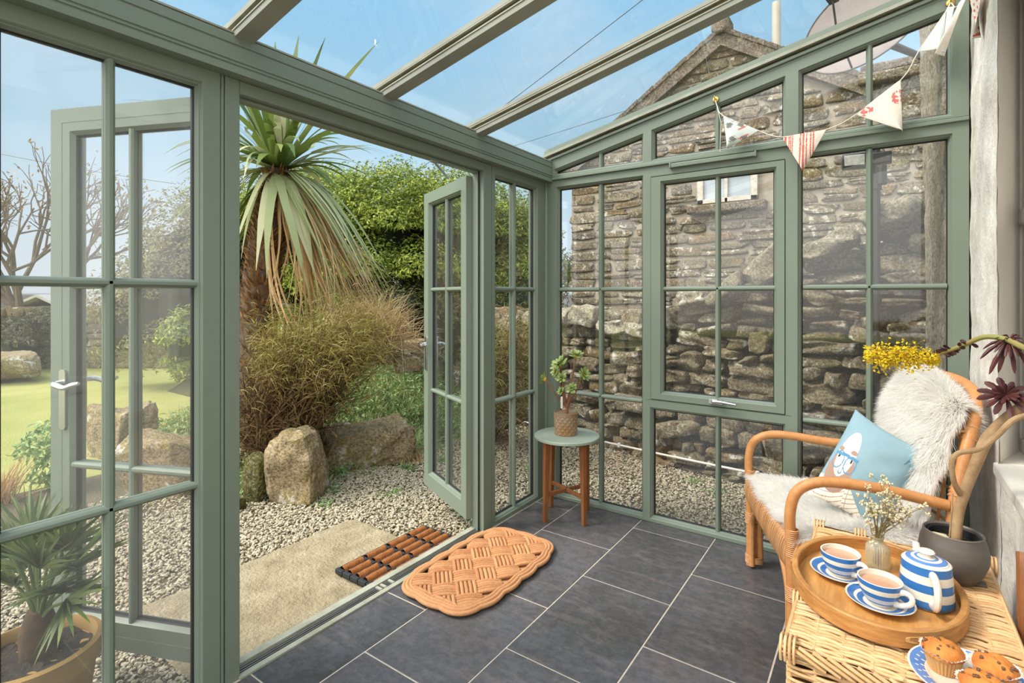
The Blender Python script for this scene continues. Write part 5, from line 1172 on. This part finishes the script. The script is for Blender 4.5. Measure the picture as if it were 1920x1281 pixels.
# ---- cushion with a printed bald bearded man
P1, P2, P3, P4 = at(1604, 768, 2.10), at(1731, 846, 1.90), at(1664, 1006, 1.90), at(1514, 926, 2.07)
cu = [P1, P2, P3, P4]; nr = unit(np.cross(P4 - P1, P2 - P1)); nr = nr if nr @ (CAM - P1) > 0 else -nr
cc_ = sum(cu) / 4
M['cush'] = simple('blue_cotton', (138, 166, 176), (126, 157, 170), 5, .9, .25, 300)
cm = [M['cush'], simple('print_cream', (234, 226, 212), rough=.9), simple('print_brown', (164, 132, 116), rough=.9), simple('print_blue', (88, 138, 172), rough=.9), simple('print_dark', (50, 48, 52), rough=.9), simple('print_tan_line', (176, 156, 132), rough=.9)]
def inell(s, t, cs, ct, a, b_): return ((s - cs) / a) ** 2 + ((t - ct) / b_) ** 2
def design(s, t):
    # glasses
    for cs, ct in ((.165, .545), (.345, .555)):
        e = inell(s, t, cs, ct, .082, .100)
        if .72 < e < 1.0: return 3
    if .085 < s < .425 and abs(t - (.475 + .05 * abs(s - .25))) < .016: return 3
    for cs, ct in ((.150, .505), (.338, .510)):
        e = inell(s, t, cs, ct, .022, .026)
        if e < 1: return 4 if s > cs - .008 else 1
    if inell(s, t, .140, .425, .040, .024) < 1 or inell(s, t, .330, .420, .048, .024) < 1: return 2
    if .57 < t < .67 and (abs(s - .235) < .005 or abs(s - .277) < .005): return 3
    if .655 < t < .69 and .0012 > abs((s - .256) ** 2 + (t - .655) ** 2 - .0005) * 3 and t > .66: return 3
    if inell(s, t, .245, .455, .125, .255) < 1 and t < .72: return 1
    bd = inell(s, t, .245, .66, .185, .235)
    if bd < 1 and t > .50 and s < .42: return 2
    if s < .45 + max(0, t - .74) * 1.0 and t > .76 - .06 * min(1, s / .3):
        d = math.hypot((s + .1) * .9, (t - .30)); 
        if s > .44 and abs(s - .46) < .006: return 5
        k = (t * 1.0 + .35 * (s - .2) ** 2 * 3 + (.18 * s if s < .42 else -.25 * s)) / .052
        return 5 if k % 1 < .2 else 1
    return 0
pil = thing('cushion', cc_ - np.array([0, 0, .2]), 'blue cushion printed with a bald bearded man in glasses, on the rattan armchair', 'cushion')
N_ = 130
def cf(sg):
    def f(u, v):
        p = bil(cu, u, v); e = (max(0, 1 - (2 * u - 1) ** 2) * max(0, 1 - (2 * v - 1) ** 2)) ** .5; pinch = .018 * ((2 * u - 1) ** 2 * (1 - (2 * v - 1) ** 2) + (2 * v - 1) ** 2 * (1 - (2 * u - 1) ** 2))
        wr_ = .006 * math.sin(26 * (v + .45 * u)) * max(0, u - .35) * e + .004 * snoise(np.array((u * 3, v * 3, 0)), 6, 2) * e
        return p + (cc_ - p) * pinch * 3 + nr * sg * (.062 * e + wr_)
    return f
m = MB(); m.grid(cf(1), N_, N_, mfun=design); m.grid(cf(-1), 30, 30); m.build('cover', cm, pil, smooth=180)
m = MB(); c = cf(1)(.93, .12); q1, q2 = unit(P2 - P1), unit(P4 - P1)
m.tube([c - q1 * .03, c + q2 * .01, c + q1 * .02 + q2 * .035], .003, 5); m.tube([c + q2 * .01, c - q1 * .012 + q2 * .05], .004, 5); tag(m.build('tie', simple('blue_tie', (96, 140, 156), rough=.9), pil), 'small knotted fabric tie')

# ---- wicker hamper
X0, X1, Y0, Y1, ZT = 1.602, 2.046, -1.572, -.812, .5
hp = thing('wicker_hamper', ((X0 + X1) / 2, (Y0 + Y1) / 2, 0), 'pale woven wicker hamper used as a table in front of the armchair', 'hamper')
m = MB(); m.box(X0 + .012, X1 - .012, Y0 + .012, Y1 - .012, .004, .432); m.build('inner_box', simple('hamper_inner_shade', (70, 48, 30), (50, 34, 22), 10, .9), hp, smooth=0)  # solid dark fill in place of the shade inside the basket
def weave(mb, p0, du, dv, Lu, Lv, nrm, pitch, stake, amp=.0048, r=.0038, hole=None):
    nn = int(Lv / pitch); ns = max(2, int(round(Lu / stake))); S = Lu / ns
    for k in range(nn):
        v = (k + .5) * Lv / nn; ph = math.pi * (k % 2); pts = []; K = ns * 5
        rr = r * g.uniform(.85, 1.15); z0 = g.normal(0, .0008)
        segs = [[]]
        for i in range(K + 1):
            u = Lu * i / K
            if hole and hole[0] < u < hole[1] and hole[2] < v < hole[3]:
                if segs[-1]: segs.append([])
                continue
            segs[-1].append(p0 + du * u + dv * (v + .0022 * math.sin(u * 41 + k * 1.7)) + nrm * (z0 + amp * math.sin(math.pi * u / S + ph)))
        for sg in segs:
            if len(sg) > 2: mb.tube(sg, rr, 6, cap=True)
    for i in range(ns + 1):
        u = Lu * min(max(i / ns, .01), .99); mb.tube([p0 + du * u, p0 + du * u + dv * Lv], .0042, 6)
ex, ey, ez = np.eye(3)
m = MB(); weave(m, np.array([X0, Y0 + .012, .494]), ex, ey, X1 - X0, Y1 - Y0 - .024, ez, .0072, .0555, .0034, .0045)
lid = m.build('lid', M['willow'], hp, smooth=80)
m = MB()
for z, o in ((.494, 0), (.482, .004), (.47, 0)):
    m.tube([(X0 - o, Y0 - o, z), (X1 + o, Y0 - o, z), (X1 + o, Y1 + o, z), (X0 - o, Y1 + o, z)], .0062, 7, closed=True)
for x in np.arange(X0, X1 - .02, .028): m.tube([(x, Y0 - .004, .499), (x + .03, Y0 - .009, .488), (x + .06, Y0 - .010, .476), (x + .08, Y0 - .004, .464)], .0044, 6)
m.build('lid_rim', M['willow'], lid)
m = MB()
for x, y in ((X0, Y0), (X1, Y0), (X0, Y1), (X1, Y1), (X0 + .12, Y1), (X0, Y0 + .22)):
    m = MB()
    for k in range(4): m.tube([(x + .012 + k * .009 - .02, y + .03, .503), (x + .012 + k * .009 - .02, y + .0, .512), (x + .012 + k * .009 - .02, y - .016, .490), (x + .012 + k * .009 - .02, y - .010, .462)], .0034, 6, smoothn=3)
    m.build('lid_binding', M['willow'], lid)
m = MB(); weave(m, np.array([X0 + .005, Y0 + .006, .01]), ex, ez, X1 - X0 - .01, .45, -ey, .0074, .0555, .0042, .0042, hole=(.125, .205, .385, .44)); weave(m, np.array([X0 + .006, Y0 + .006, .01]), ey, ez, Y1 - Y0 - .012, .45, -ex, .009, .06)
weave(m, np.array([X0 + .005, Y1 - .006, .01]), ex, ez, X1 - X0 - .01, .45, ey, .011, .06); m.build('basket', M['willow'], hp, smooth=80)
m = MB(); m.box(X0 + .125, X0 + .205, Y0 - .004, Y0 + .004, .375, .45); m.build('latch_opening', simple('latch_shade', (44, 30, 24), (60, 42, 32), 20, .6), hp, bevel=.003)  # dark box over the latch hole, coloured as the shade inside it
m = MB(); m.box(X0 + .30, X0 + .42, Y1 - .2, Y1 - .17, .5, .506); m.build('lid_strap', simple('grey_strap', (110, 104, 94), rough=.8), lid, bevel=.002)

# ---- oval tray and the tea things
TC = np.array([1.768, -1.218, .507]); tr2 = thing('wooden_tray', TC, 'oval wooden serving tray on top of the wicker hamper', 'tray')
def ov(a, k=0.0): return np.array([(.193 - k) * math.cos(a), (.255 - k) * math.sin(a), 0])
m = MB(); m.lathe([(0, 0), (.98, 0), (.98, .010), (0, .010)], 72, (0, 0, 0)); m.v = [(TC[0] + x * .185, TC[1] + y * .247, TC[2] + z) for x, y, z in m.v]; m.build('base', M['traywood'], tr2)
m = MB(); prf = [(0.004, 0), (0, .003), (0, .040), (.003, .043), (.013, .043), (.016, .040), (.016, .010)]
def hole(u): return False
m.grid(lambda u, v: TC + ov(2 * math.pi * u, prf[min(6, int(round(v * 6)))][0]) + np.array([0, 0, prf[min(6, int(round(v * 6)))][1]]), 120, 7, closed_u=True); rim_ = m.build('rim', M['trayside'], tr2, smooth=40)
for sg, a0 in ((1, -1.05), (1, 2.1)):
    m = MB(); V = []
    c = []
    for k in range(2):
        for q in np.linspace(0, 2 * math.pi, 32, endpoint=False):
            da = .20 * max(-1, min(1, 1.15 * math.cos(q))) ; z = .0225 + .0085 * math.sin(q); V.append(TC + ov(a0 + da, -.0012 if k == 0 else .004) + np.array([0, 0, z]))
    n = 32; m.add(V, [tuple(range(n))] + [(i, (i + 1) % n, n + (i + 1) % n, n + i) for i in range(n)]); tag(m.build('handle_slot', simple('pale_cut_wood', (236, 196, 136), (222, 178, 116), 8, .6), rim_, smooth=40), 'pale cut hand hold slot')
def ring(cuts):   # material by relative height or radius
    return lambda x: next(k for lim, k in cuts if x <= lim)
def cup(c, yaw, lab_c, lab_s, lab_t):
    c = np.array(c); sc = thing('saucer', c, lab_s, 'saucer', 'striped saucers on the tray')
    pr = [(0, 0), (.036, 0), (.038, .003), (.050, .006), (.058, .009), (.066, .012), (.0725, .0155), (.0745, .0175), (.0735, .0185), (.070, .0165), (.063, .0135), (.056, .0108), (.049, .0085), (.042, .0066), (.036, .0052), (.030, .0048), (0, .0048)]
    cols = {7: 0, 8: 0, 9: 1, 10: 1, 11: 0, 12: 1, 13: 1, 14: 0}
    m = MB(); m.lathe(pr, 56, c, mfun=lambda i, a: cols.get(i, 0)); m.build('dish', [M['cream'], M['blue']], sc)
    cp = thing('teacup', c + [0, 0, .005], lab_c, 'teacup', 'striped teacups on the tray')
    o = c + np.array([0, 0, .005]); hs = .062
    def rr(z): t_ = z / hs; return .022 + .0265 * (math.sin(min(1, t_ * 1.02) * math.pi / 2) ** .72)
    zz = list(np.linspace(.003, hs, 25)); pr = [(0, .002), (.020, 0), (.0225, 0)] + [(rr(z), z) for z in zz] + [(rr(hs) - .0015, hs + .001), (rr(hs) - .0035, hs)] + [(rr(z) - .0035, z) for z in zz[::-1][1:-2]] + [(0, .006)]
    def mf(i, a):
        if 3 <= i < 27:
            t_ = (i - 3) / 24; return 1 if (.08 < t_ < .16 or .34 < t_ < .57 or .77 < t_ < .97) else 0
        return 0
    m = MB(); m.lathe(pr, 56, o, mfun=mf); m.build('bowl', [M['cream'], M['blue']], cp)
    d = np.array([math.cos(yaw), math.sin(yaw), 0]); m = MB(); m.tube([o + d * (rr(z) + e) + np.array([0, 0, z]) for z, e in ((.048, -.002), (.053, .010), (.050, .022), (.040, .027), (.028, .024), (.018, .012), (.0145, -.002))], [.0055, .005, .0048, .0048, .0048, .005, .006], 10, smoothn=4, squash=1.3); m.build('handle', M['cream'], cp)
    m = MB(); m.lathe([(rr(.0485) - .0042, .0485), (rr(.050) - .0040, .050)], 48, o); tag(m.build('tea', M['tea']), lab_t, 'tea', 'tea in the cups')
cup((1.691, -1.200, .5175), R(-32), 'blue and white striped teacup of tea, left one on the tray', 'striped saucer under the left teacup, beside the flower vase', 'milky tea in the left teacup')
cup((1.781, -1.306, .5175), R(-28), 'blue and white striped teacup of tea in front of the teapot', 'striped saucer under the teacup in front of the teapot', 'milky tea in the teacup in front of the teapot')
TP = np.array([1.878, -1.222, .5175]); tp = thing('teapot', TP, 'blue and white striped teapot on the oval tray', 'teapot')
hs = .104; zz = np.linspace(.004, hs, 31); rr = lambda z: .0585 - .007 * (z / hs) ** 1.2 - .006 * max(0, 1 - z / .008)
pr = [(0, 0), (.050, 0)] + [(rr(z), z) for z in zz] + [(rr(hs) - .003, hs + .0025), (rr(hs) - .006, hs + .002)]
m = MB(); m.lathe(pr + [(0, hs)], 64, TP, mfun=lambda i, a: 1 if 2 <= i < 32 and any(a_ <= (i - 2) / 30 < b_ for a_, b_ in ((0, .2), (.4, .6), (.8, .97))) else 0); m.build('body', [M['cream'], M['blue']], tp)
m = MB(); lp = [(.0455, hs + .001), (.0455, hs + .004), (.043, hs + .006), (.038, hs + .0075), (.032, hs + .009), (.025, hs + .0105), (.019, hs + .0115), (.012, hs + .0125), (.010, hs + .014), (.0095, hs + .019), (.016, hs + .0215), (.0185, hs + .0245), (.016, hs + .0275), (.008, hs + .029), (0, hs + .0292)]
m.lathe(lp, 48, TP, mfun=lambda i, a: 1 if i in (2, 3, 5) else 0); m.build('lid', [M['cream'], M['bluetint']], tp)
d = unit(np.array([.10, -.55, 0])); m = MB(); m.tube([TP + d * (rr(z) + e) + np.array([0, 0, z]) for z, e in ((.088, -.003), (.092, .014), (.082, .034), (.060, .040), (.036, .032), (.024, .014), (.022, -.002))], [.008, .008, .0078, .0076, .0076, .008, .009], 12, smoothn=4, squash=1.5); m.build('handle', M['cream'], tp)
m = MB(); e_ = -d; m.tube([TP + e_ * (.046) + np.array([0, 0, .045]), TP + e_ * .075 + np.array([0, 0, .075]), TP + e_ * .094 + np.array([0, 0, .112])], [.014, .011, .008], 12, smoothn=4); m.build('spout', M['cream'], tp)
# ribbed glass bud vase with dried flowers
VC = np.array([1.776, -1.092, .5175]); vs = thing('glass_vase', VC, 'small ribbed glass bottle vase with dried flowers on the tray', 'vase')
t = NT('ribbed_glass'); gl = t.n('ShaderNodeBsdfGlossy'); gl.inputs['Roughness'].default_value = .15; tr = t.n('ShaderNodeBsdfTransparent'); tr.inputs['Color'].default_value = lin((250, 247, 236)); df = t.n('ShaderNodeBsdfDiffuse'); df.inputs['Color'].default_value = lin((240, 234, 208))
a1 = t.n('ShaderNodeMixShader'); a1.inputs[0].default_value = .92; t.l(gl.outputs[0], a1.inputs[1]); t.l(tr.outputs[0], a1.inputs[2]); a2 = t.n('ShaderNodeMixShader'); a2.inputs[0].default_value = .2; t.l(a1.outputs[0], a2.inputs[1]); t.l(df.outputs[0], a2.inputs[2]); t.l(a2.outputs[0], t.out.inputs['Surface'])
m = MB(); wv = lambda a, z: 1 + (.035 * math.cos(28 * a) if .006 < z < .066 else 0)
m.lathe([(0, 0), (.026, 0), (.029, .004), (.0295, .012), (.0295, .03), (.0295, .05), (.028, .064), (.022, .072), (.0145, .076), (.013, .082), (.0155, .088), (.0165, .090), (.014, .091), (.0115, .084), (.0125, .077), (.020, .069), (.026, .060), (.026, .01), (0, .006)], 168, VC, wob=wv)
m.build('bottle', t.m, vs, smooth=60)
fw_ = thing('dried_flowers', VC + [0, 0, .01], 'wispy cream dried flowers standing in the ribbed glass vase', 'dried flowers')
m = MB(); hd_ = []; D0 = float((VC - CAM) @ FW)
for k in range(26):
    u, v = (g.uniform(1625, 1700), g.uniform(905, 985)) if k > 8 else ((1622, 932), (1640, 948), (1735, 948), (1722, 952), (1650, 905), (1660, 900), (1672, 925), (1690, 950), (1708, 962))[k]
    e_ = at(u, v, D0 + g.normal(0, .025)); a = VC + np.array([g.normal(0, .004), g.normal(0, .004), .012]); nk = VC + np.array([g.normal(0, .005), g.normal(0, .005), .088]); md = nk * .5 + e_ * .5 + g.normal(0, .006, 3)
    m.tube([a, nk, md, e_], [.0012, .0012, .0010, .0006], 5, smoothn=3)
    for q in range(5):
        f = md + (e_ - md) * g.uniform(.1, 1); tip = f + g.normal(0, .012, 3) + [0, 0, .008]; m.tube([f, tip], .0005, 4); hd_.append(tip)
    hd_.append(e_)
m.build('stems', M['drystem'], fw_)
Pq = np.array(hd_)[np.repeat(np.arange(len(hd_)), 5)] + g.normal(0, .0028, (len(hd_) * 5, 3)); V, F = stones(Pq, np.full((len(Pq), 3), .0024) * g.uniform(.6, 1.3, (len(Pq), 1)), 2, 1, .1, None, None, 3); tag(fast('blossom', V, F, M['petal'], fw_, True), kind='stuff')
# dark pot with tall aeonium
PC = np.array([1.950, -1.005, .502]); pp_ = thing('dark_stoneware_pot', PC, 'rounded dark grey stoneware pot on the hamper against the wall', 'plant pot')
m = MB(); m.lathe([(0, 0), (.040, 0), (.048, .004), (.066, .030), (.0775, .062), (.079, .085), (.0745, .110), (.0675, .130), (.0685, .134), (.0655, .136), (.0625, .131), (.066, .110), (.066, .080), (0, .075)], 56, PC); m.build('body', M['potdark'], pp_)
m = MB(); m.lathe([(.056, .10), (.058, .126), (.055, .127), (.052, .105), (0, .104)], 40, PC); m.build('inner_pot', M['dark'], pp_)
m = MB(); m.lathe([(.052, .106), (.03, .110), (0, .108)], 24, PC); m.build('compost', M['soil'], pp_)
V, F = stones([PC + np.array([-.028, -.022, .115])], [(.022, .016, .012)], 6, .8, .1, None, None, 4); tag(fast('pebble', V, F, M['petal'], None, True), 'cream pebble on the compost in the dark stoneware pot', 'pebble')
ae = thing('dark_aeonium', PC + [0, 0, .11], 'tall pale stemmed succulent with near black rosettes and a yellow flower spike', 'succulent')
D0 = float((PC - CAM) @ FW); bs_ = PC + np.array([.006, -.006, .10])
m = MB()
main = [bs_, at(1797, 965, D0), at(1812, 915, D0 - .01), at(1832, 865, D0 - .02), at(1850, 825, D0 - .03), at(1882, 790, D0 - .05), at(1930, 755, D0 - .08), at(1975, 735, D0 - .10)]
m.tube(main, [.0125, .0125, .0130, .0140, .015, .0145, .0135, .013], 12, smoothn=5)
br = [at(1806, 935, D0), at(1789, 905, D0 - .02), at(1785, 868, D0 - .03), at(1797, 850, D0 - .04), at(1835, 842, D0 - .07), at(1868, 818, D0 - .09), at(1905, 785, D0 - .11), at(1960, 775, D0 - .13)]
m.tube(br, [.008, .007, .0068, .0068, .0072, .0072, .0072, .007], 10, smoothn=5)
m.tube([bs_ + [-.018, -.02, 0], at(1784, 965, D0 - .03), at(1786, 925, D0 - .02)], .0022, 6)
m.build('trunk', M['pale'], ae)
fs = [at(1950, 665, D0 - .13), at(1915, 650, D0 - .10), at(1885, 636, D0 - .06), at(1845, 632, D0 - .02), at(1805, 648, D0 + .03), at(1760, 664, D0 + .09), at(1715, 676, D0 + .14), at(1660, 672, D0 + .19)]
m = MB(); m.tube(fs, [.008, .008, .0075, .007, .006, .005, .004, .003], 9, smoothn=5); m.build('flower_stalk', simple('olive_stalk', (136, 138, 70), (150, 108, 72), 8, .6), ae)
m = MB(); rosette(m, at(1886, 742, D0 - .05), (-.1, -.75, .55), .062, 12, 2, .26, 0, .25); m.build('rosette', M['leafdark'], ae)
m = MB(); rosette(m, at(1893, 640, D0 - .06), (-.1, -.5, .15), .060, 12, 2, .2, 0, .75); m.build('rosette', M['leafdark'], ae)
m = MB()
for i in range(16):
    k = g.uniform(3.6, 5.9); j = int(k); p = fs[j] + (fs[j + 1] - fs[j]) * (k - j); rosette(m, p, g.normal(0, 1, 3), .022, 2, 1, .45)
tag(m.build('stalk_leaves', M['leafdark'], ae), kind='stuff')
P = []
for i in range(1500):
    t_ = g.uniform() ** .8; c = fs[6] * (1 - t_) + fs[7] * t_ if t_ > .0 else fs[6]; u_ = g.uniform(1622, 1760); w_ = np.interp(u_, [1622, 1660, 1710, 1760], [14, 24, 24, 9]); P.append(at(u_, 670 + g.normal(0, .5) * w_ + (u_ - 1690) * .06, D0 + .215 - (u_ - 1622) * .0009 + g.normal(0, .018)))
V, F = leaves(np.array(P), rnd_dirs(len(P)), .011, .007); tag(fast('yellow_flowers', V, F, M['yellow'], ae), kind='stuff')
m = MB()
for i in range(60):
    a = fs[5] * .5 + fs[7] * .5 + (fs[7] - fs[5]) * g.uniform(-.45, .45); m.tube([a, P[i * 20]], .0009, 4)
m.build('flower_twigs', M['stalk'], ae)

# ---- plate of muffins
PL = np.array([1.934, -1.522, .507]); pt_ = thing('spotted_plate', PL, 'blue and white spotted plate of muffins at the front of the hamper', 'plate')
pr = [(0, 0), (.062, 0), (.064, .002), (.068, .006), (.076, .010), (.085, .0125), (.094, .0148), (.103, .0168), (.105, .018), (.104, .019), (.101, .0182), (.094, .0163), (.085, .014), (.076, .0115), (.069, .008), (.064, .0045), (0, .004)]
m = MB(); m.lathe(pr, 72, PL, mfun=lambda i, a: 1 if i in (10, 11, 12) else 0); m.build('dish', [M['cream'], M['bluetint']], pt_)
m = MB()
for rw, (r_, n_) in enumerate(((.0795, 26), (.0895, 30))):
    for k in range(n_):
        a = 6.28318 * (k + .5 * rw) / n_; zc = np.interp(r_, [.076, .085, .094, .101], [.0115, .014, .0163, .0182]) + .0003
        V = [PL + np.array([(r_ + .0034 * math.cos(q)) * math.cos(a) - .0022 * math.sin(q) * math.sin(a), (r_ + .0034 * math.cos(q)) * math.sin(a) + .0022 * math.sin(q) * math.cos(a), zc + .0009 * math.cos(q) + .0]) for q in np.linspace(0, 6.28318, 10, endpoint=False)]
        m.add(V, [tuple(range(10))])
m.build('white_spots', M['cream'], pt_, smooth=0)
M['muffin'] = simple('muffin_crumb', (206, 132, 58), (176, 96, 36), 26, .75, .7, 90, bdist=.004)
M['casewrap'] = simple('paper_case', (206, 160, 104), (188, 138, 84), 20, .7); M['chip'] = simple('chocolate_chip', (92, 58, 40), (112, 74, 52), 40, .45); M['wrapwhite'] = simple('white_paper_edge', (232, 226, 216), rough=.7)
for k, (x, y, lab) in enumerate(((1.890, -1.502, 'chocolate chip muffin at the left of the spotted plate, nearest the tray'), (1.970, -1.506, 'chocolate chip muffin at the right of the spotted plate, nearest the wall'), (1.942, -1.586, 'chocolate chip muffin at the very front of the spotted plate'))):
    o = np.array([x, y, .5115]); mf = thing('muffin', o, lab, 'muffin', 'muffins on the spotted plate')
    m = MB(); q = np.random.default_rng(90 + k)
    def top(u, v):
        a = u * 6.28318; r_ = .0365 * math.sin(v * math.pi * .5) * 1.0; zz_ = .036 + .024 * math.cos(v * math.pi * .5) ** .8
        s_ = 1 + .05 * snoise(np.array((math.cos(a) * v, math.sin(a) * v, k)), 60 + k, 3); return o + np.array([r_ * s_ * math.cos(a), r_ * s_ * math.sin(a), zz_ * (1 + .06 * snoise(np.array((math.cos(a) * v * 2, math.sin(a) * v * 2, k)), 61 + k, 3))])
    m.grid(top, 40, 16, closed_u=True); m.build('sponge', M['muffin'], mf, smooth=180)
    m = MB(); m.lathe([(0, 0), (.0235, 0), (.0245, .002), (.0345, .040)], 120, o, wob=lambda a, z: 1 + .035 * math.cos(30 * a) * (z > .001)); m.build('paper_case', M['casewrap'], mf, smooth=0)
    m = MB(); m.grid(lambda u, v: o + np.array([(.0343 + .006 * v) * (1 + .04 * math.cos(188.5 * u)) * math.cos(6.28318 * u), (.0343 + .006 * v) * (1 + .04 * math.cos(188.5 * u)) * math.sin(6.28318 * u), .0385 + .006 * v + .0018 * math.sin(30 * u)]), 120, 3, closed_u=True); m.build('case_edge', M['wrapwhite'], mf, smooth=0)
    Cc = np.array([top(q.uniform(), q.uniform(.02, .75) ** .5) for _ in range(13)]); 
    for ci, c_ in enumerate(Cc): V, F = stones([c_], [np.full(3, .0028) * q.uniform(.7, 1.2)], 3, .9, .1, None, None, k * 20 + ci); fast('chocolate_chip', V, F, M['chip'], mf, True)
# brown chair edge at the far right
ot = thing('wooden_post', (2.068, -1.12, 0), 'upright brown wooden cane end at the right edge beside the hamper', 'cane')
m = MB(); m.tube([(2.072, -1.165, 0), (2.072, -1.160, .35), (2.070, -1.15, .60), (2.072, -1.13, .66)], .013, 10, smoothn=4); m.build('cane', M['teak'], ot)

# ---- bunting
bt = thing('bunting', (1.55, -.05, 2.05), 'string of mixed fabric bunting flags hung across the end wall transom', 'bunting')
BY = -.058
def bp_(u, v, y=BY):
    d = FW + RT * (u - CXP) / FPX; p = CAM + d * (y - CAM[1]) / d[1]; p[2] = CAM[2] + ((y - CAM[1]) / d[1]) * (HOR - v) / FPX; return p
hook1 = bp_(1342, 187, -.004); hook2 = bp_(1782, 6, -.012)
sp2 = [hook1 + [0, -.012, 0], bp_(1345, 200, -.03), bp_(1356, 217), bp_(1420, 244), bp_(1467, 257), bp_(1549, 243), bp_(1606, 214), bp_(1690, 149), bp_(1722, 97), bp_(1772, 24), hook2 + [0, -.012, 0]]
m = MB(); m.tube(sp2, .0022, 6, smoothn=4); m.tube([hook1 + [0, -.012, 0], bp_(1352, 230), bp_(1350, 285)], .0015, 5); m.tube([hook2 + [0, -.012, 0], bp_(1790, 14), bp_(1802, 8), bp_(1815, -8)], .0022, 6); m.build('string', M['string'], bt)
def flag(name, a, b_, c, fun, mats, lab, curl=.012):
    a, b_, c = map(np.array, (a, b_, c)); nn_ = unit(np.cross(b_ - a, c - a)); N = 46
    if nn_[1] > 0: nn_ = -nn_
    V, F, ms = [], [], []
    for i in range(N + 1):
        for j in range(N + 1):
            t_ = i / N; s_ = j / N; L_ = a + (c - a) * t_; R_ = b_ + (c - b_) * t_
            V.append(L_ + (R_ - L_) * s_ + nn_ * curl * math.sin(math.pi * (s_ * .9 + .3 * t_)) * (.3 + t_))
    for i in range(N):
        for j in range(N):
            F.append((i * (N + 1) + j, i * (N + 1) + j + 1, (i + 1) * (N + 1) + j + 1, (i + 1) * (N + 1) + j)); t_ = (i + .5) / N; s_ = (j + .5) / N; ms.append(fun((s_ - .5) * (1 - t_) + .5, t_))
    m = MB(); m.add(V, F, ms); o = m.build(name, mats, bt, smooth=180); sm = o.modifiers.new('thick', 'SOLIDIFY'); sm.thickness = .0012; tag(o, lab)
def dots(seed, n, r, k=1):
    q = np.random.default_rng(seed); C = q.uniform(.1, .9, (n, 2)); return lambda s, t: k if np.any((C[:, 0] - s) ** 2 + (C[:, 1] - t) ** 2 < r * r) else 0
leafy = (lambda q: lambda s, t: 1 if snoise(np.array((s * 5, t * 5, 0)), 81, 2.6) > .38 else (2 if snoise(np.array((s * 5, t * 5, 4)), 82, 2.6) > .6 and s > .4 else 0))(0)
flag('flag', bp_(1356, 217), bp_(1424, 245), bp_(1364, 278), leafy, [M['palecloth'], M['inkgrey'], M['rose']], 'white flag with a grey leaf print')
st_ = lambda s, t: 1 if any(abs(s - c) < w for c, w in ((.09, .022), (.17, .012), (.21, .012), (.25, .012), (.43, .018), (.50, .022), (.57, .014), (.66, .014), (.72, .016), (.0, .03))) else 0
flag('flag', bp_(1466, 257), bp_(1550, 243), bp_(1505, 320), st_, [M['linen'], M['red']], 'cream flag with red ticking stripes')
rz = lambda s, t: 1 if ((s - .80) ** 2 + (t - .30) ** 2 < .022 or (s - .18) ** 2 + (t - .10) ** 2 < .010 or (s - .30) ** 2 + (t - .16) ** 2 < .003) and snoise(np.array((s * 9, t * 9, 1)), 83, 3) > -.15 else 0
flag('flag', bp_(1604, 215), bp_(1689, 149), bp_(1692, 246, BY - .02), rz, [M['linen'], M['rose']], 'cream flag with rose bouquets')
flag('flag', bp_(1722, 97), bp_(1774, 23), bp_(1768, 93, BY - .02), lambda s, t: 0, [M['palecloth']], 'plain pale blue flag')
flag('flag', bp_(1776, 14, BY - .02), bp_(1790, 12, BY - .05), bp_(1770, 98, BY - .05), lambda s, t: 0, [M['palecloth']], 'narrow folded white flag', .006)
flag('flag', bp_(1797, 8, BY - .05), bp_(1813, -4, BY - .08), bp_(1764, 104, BY - .05), lambda s, t: 0, [M['linen']], 'folded pinkish cream flag', .02)
fx = 2.068
def wp(u, v):
    d = FW + RT * (u - CXP) / FPX; k = (fx - CAM[0]) / d[0]; p = CAM + d * k; p[2] = CAM[2] + k * (HOR - v) / FPX; return p
flag('flag', wp(1816, -14), wp(1842, -22), wp(1829, 72), lambda s, t: 1 if ((s * 5) % 1 - .5) ** 2 + ((t * 7 + .5 * (int(s * 5) % 2)) % 1 - .5) ** 2 < .06 else 0, [M['linen'], M['red']], 'cream flag with red polka dots')
for nm, h_, lab in (('left', hook1, 'small brass hook on the glazing bar under the sloping rafter'), ('right', hook2, 'small brass hook at the top right beside the house wall')):
    m = MB(); m.lathe([(0, 0), (.017, 0), (.015, .004), (.006, .006), (.005, .012), (0, .012)], 20, (0, 0, 0)); m.v = [(h_[0] + x, h_[1] - z, h_[2] + y) for x, y, z in m.v]
    m.tube([h_ + [0, -.010, 0], h_ + [0, -.022, -.002], h_ + [0, -.026, .010], h_ + [0, -.02, .018]], .0025, 6, smoothn=3); tag(m.build('brass_hook', M['brass']), lab, 'hook')
# scraps on the floor
m = MB(); m.tube([(.735, -1.735, .003), (.758, -1.752, .004), (.79, -1.772, .003)], .0018, 5); tag(m.build('straw_wisp', M['petal']), 'tiny pale straw lying on the slate floor', 'straw')
m = MB(); m.tube([(1.315, -1.152, .004), (1.33, -1.14, .006), (1.345, -1.135, .004)], [.002, .004, .002], 6); tag(m.build('dead_leaf', M['stalk']), 'tiny curled brown leaf lying on the slate floor', 'leaf')
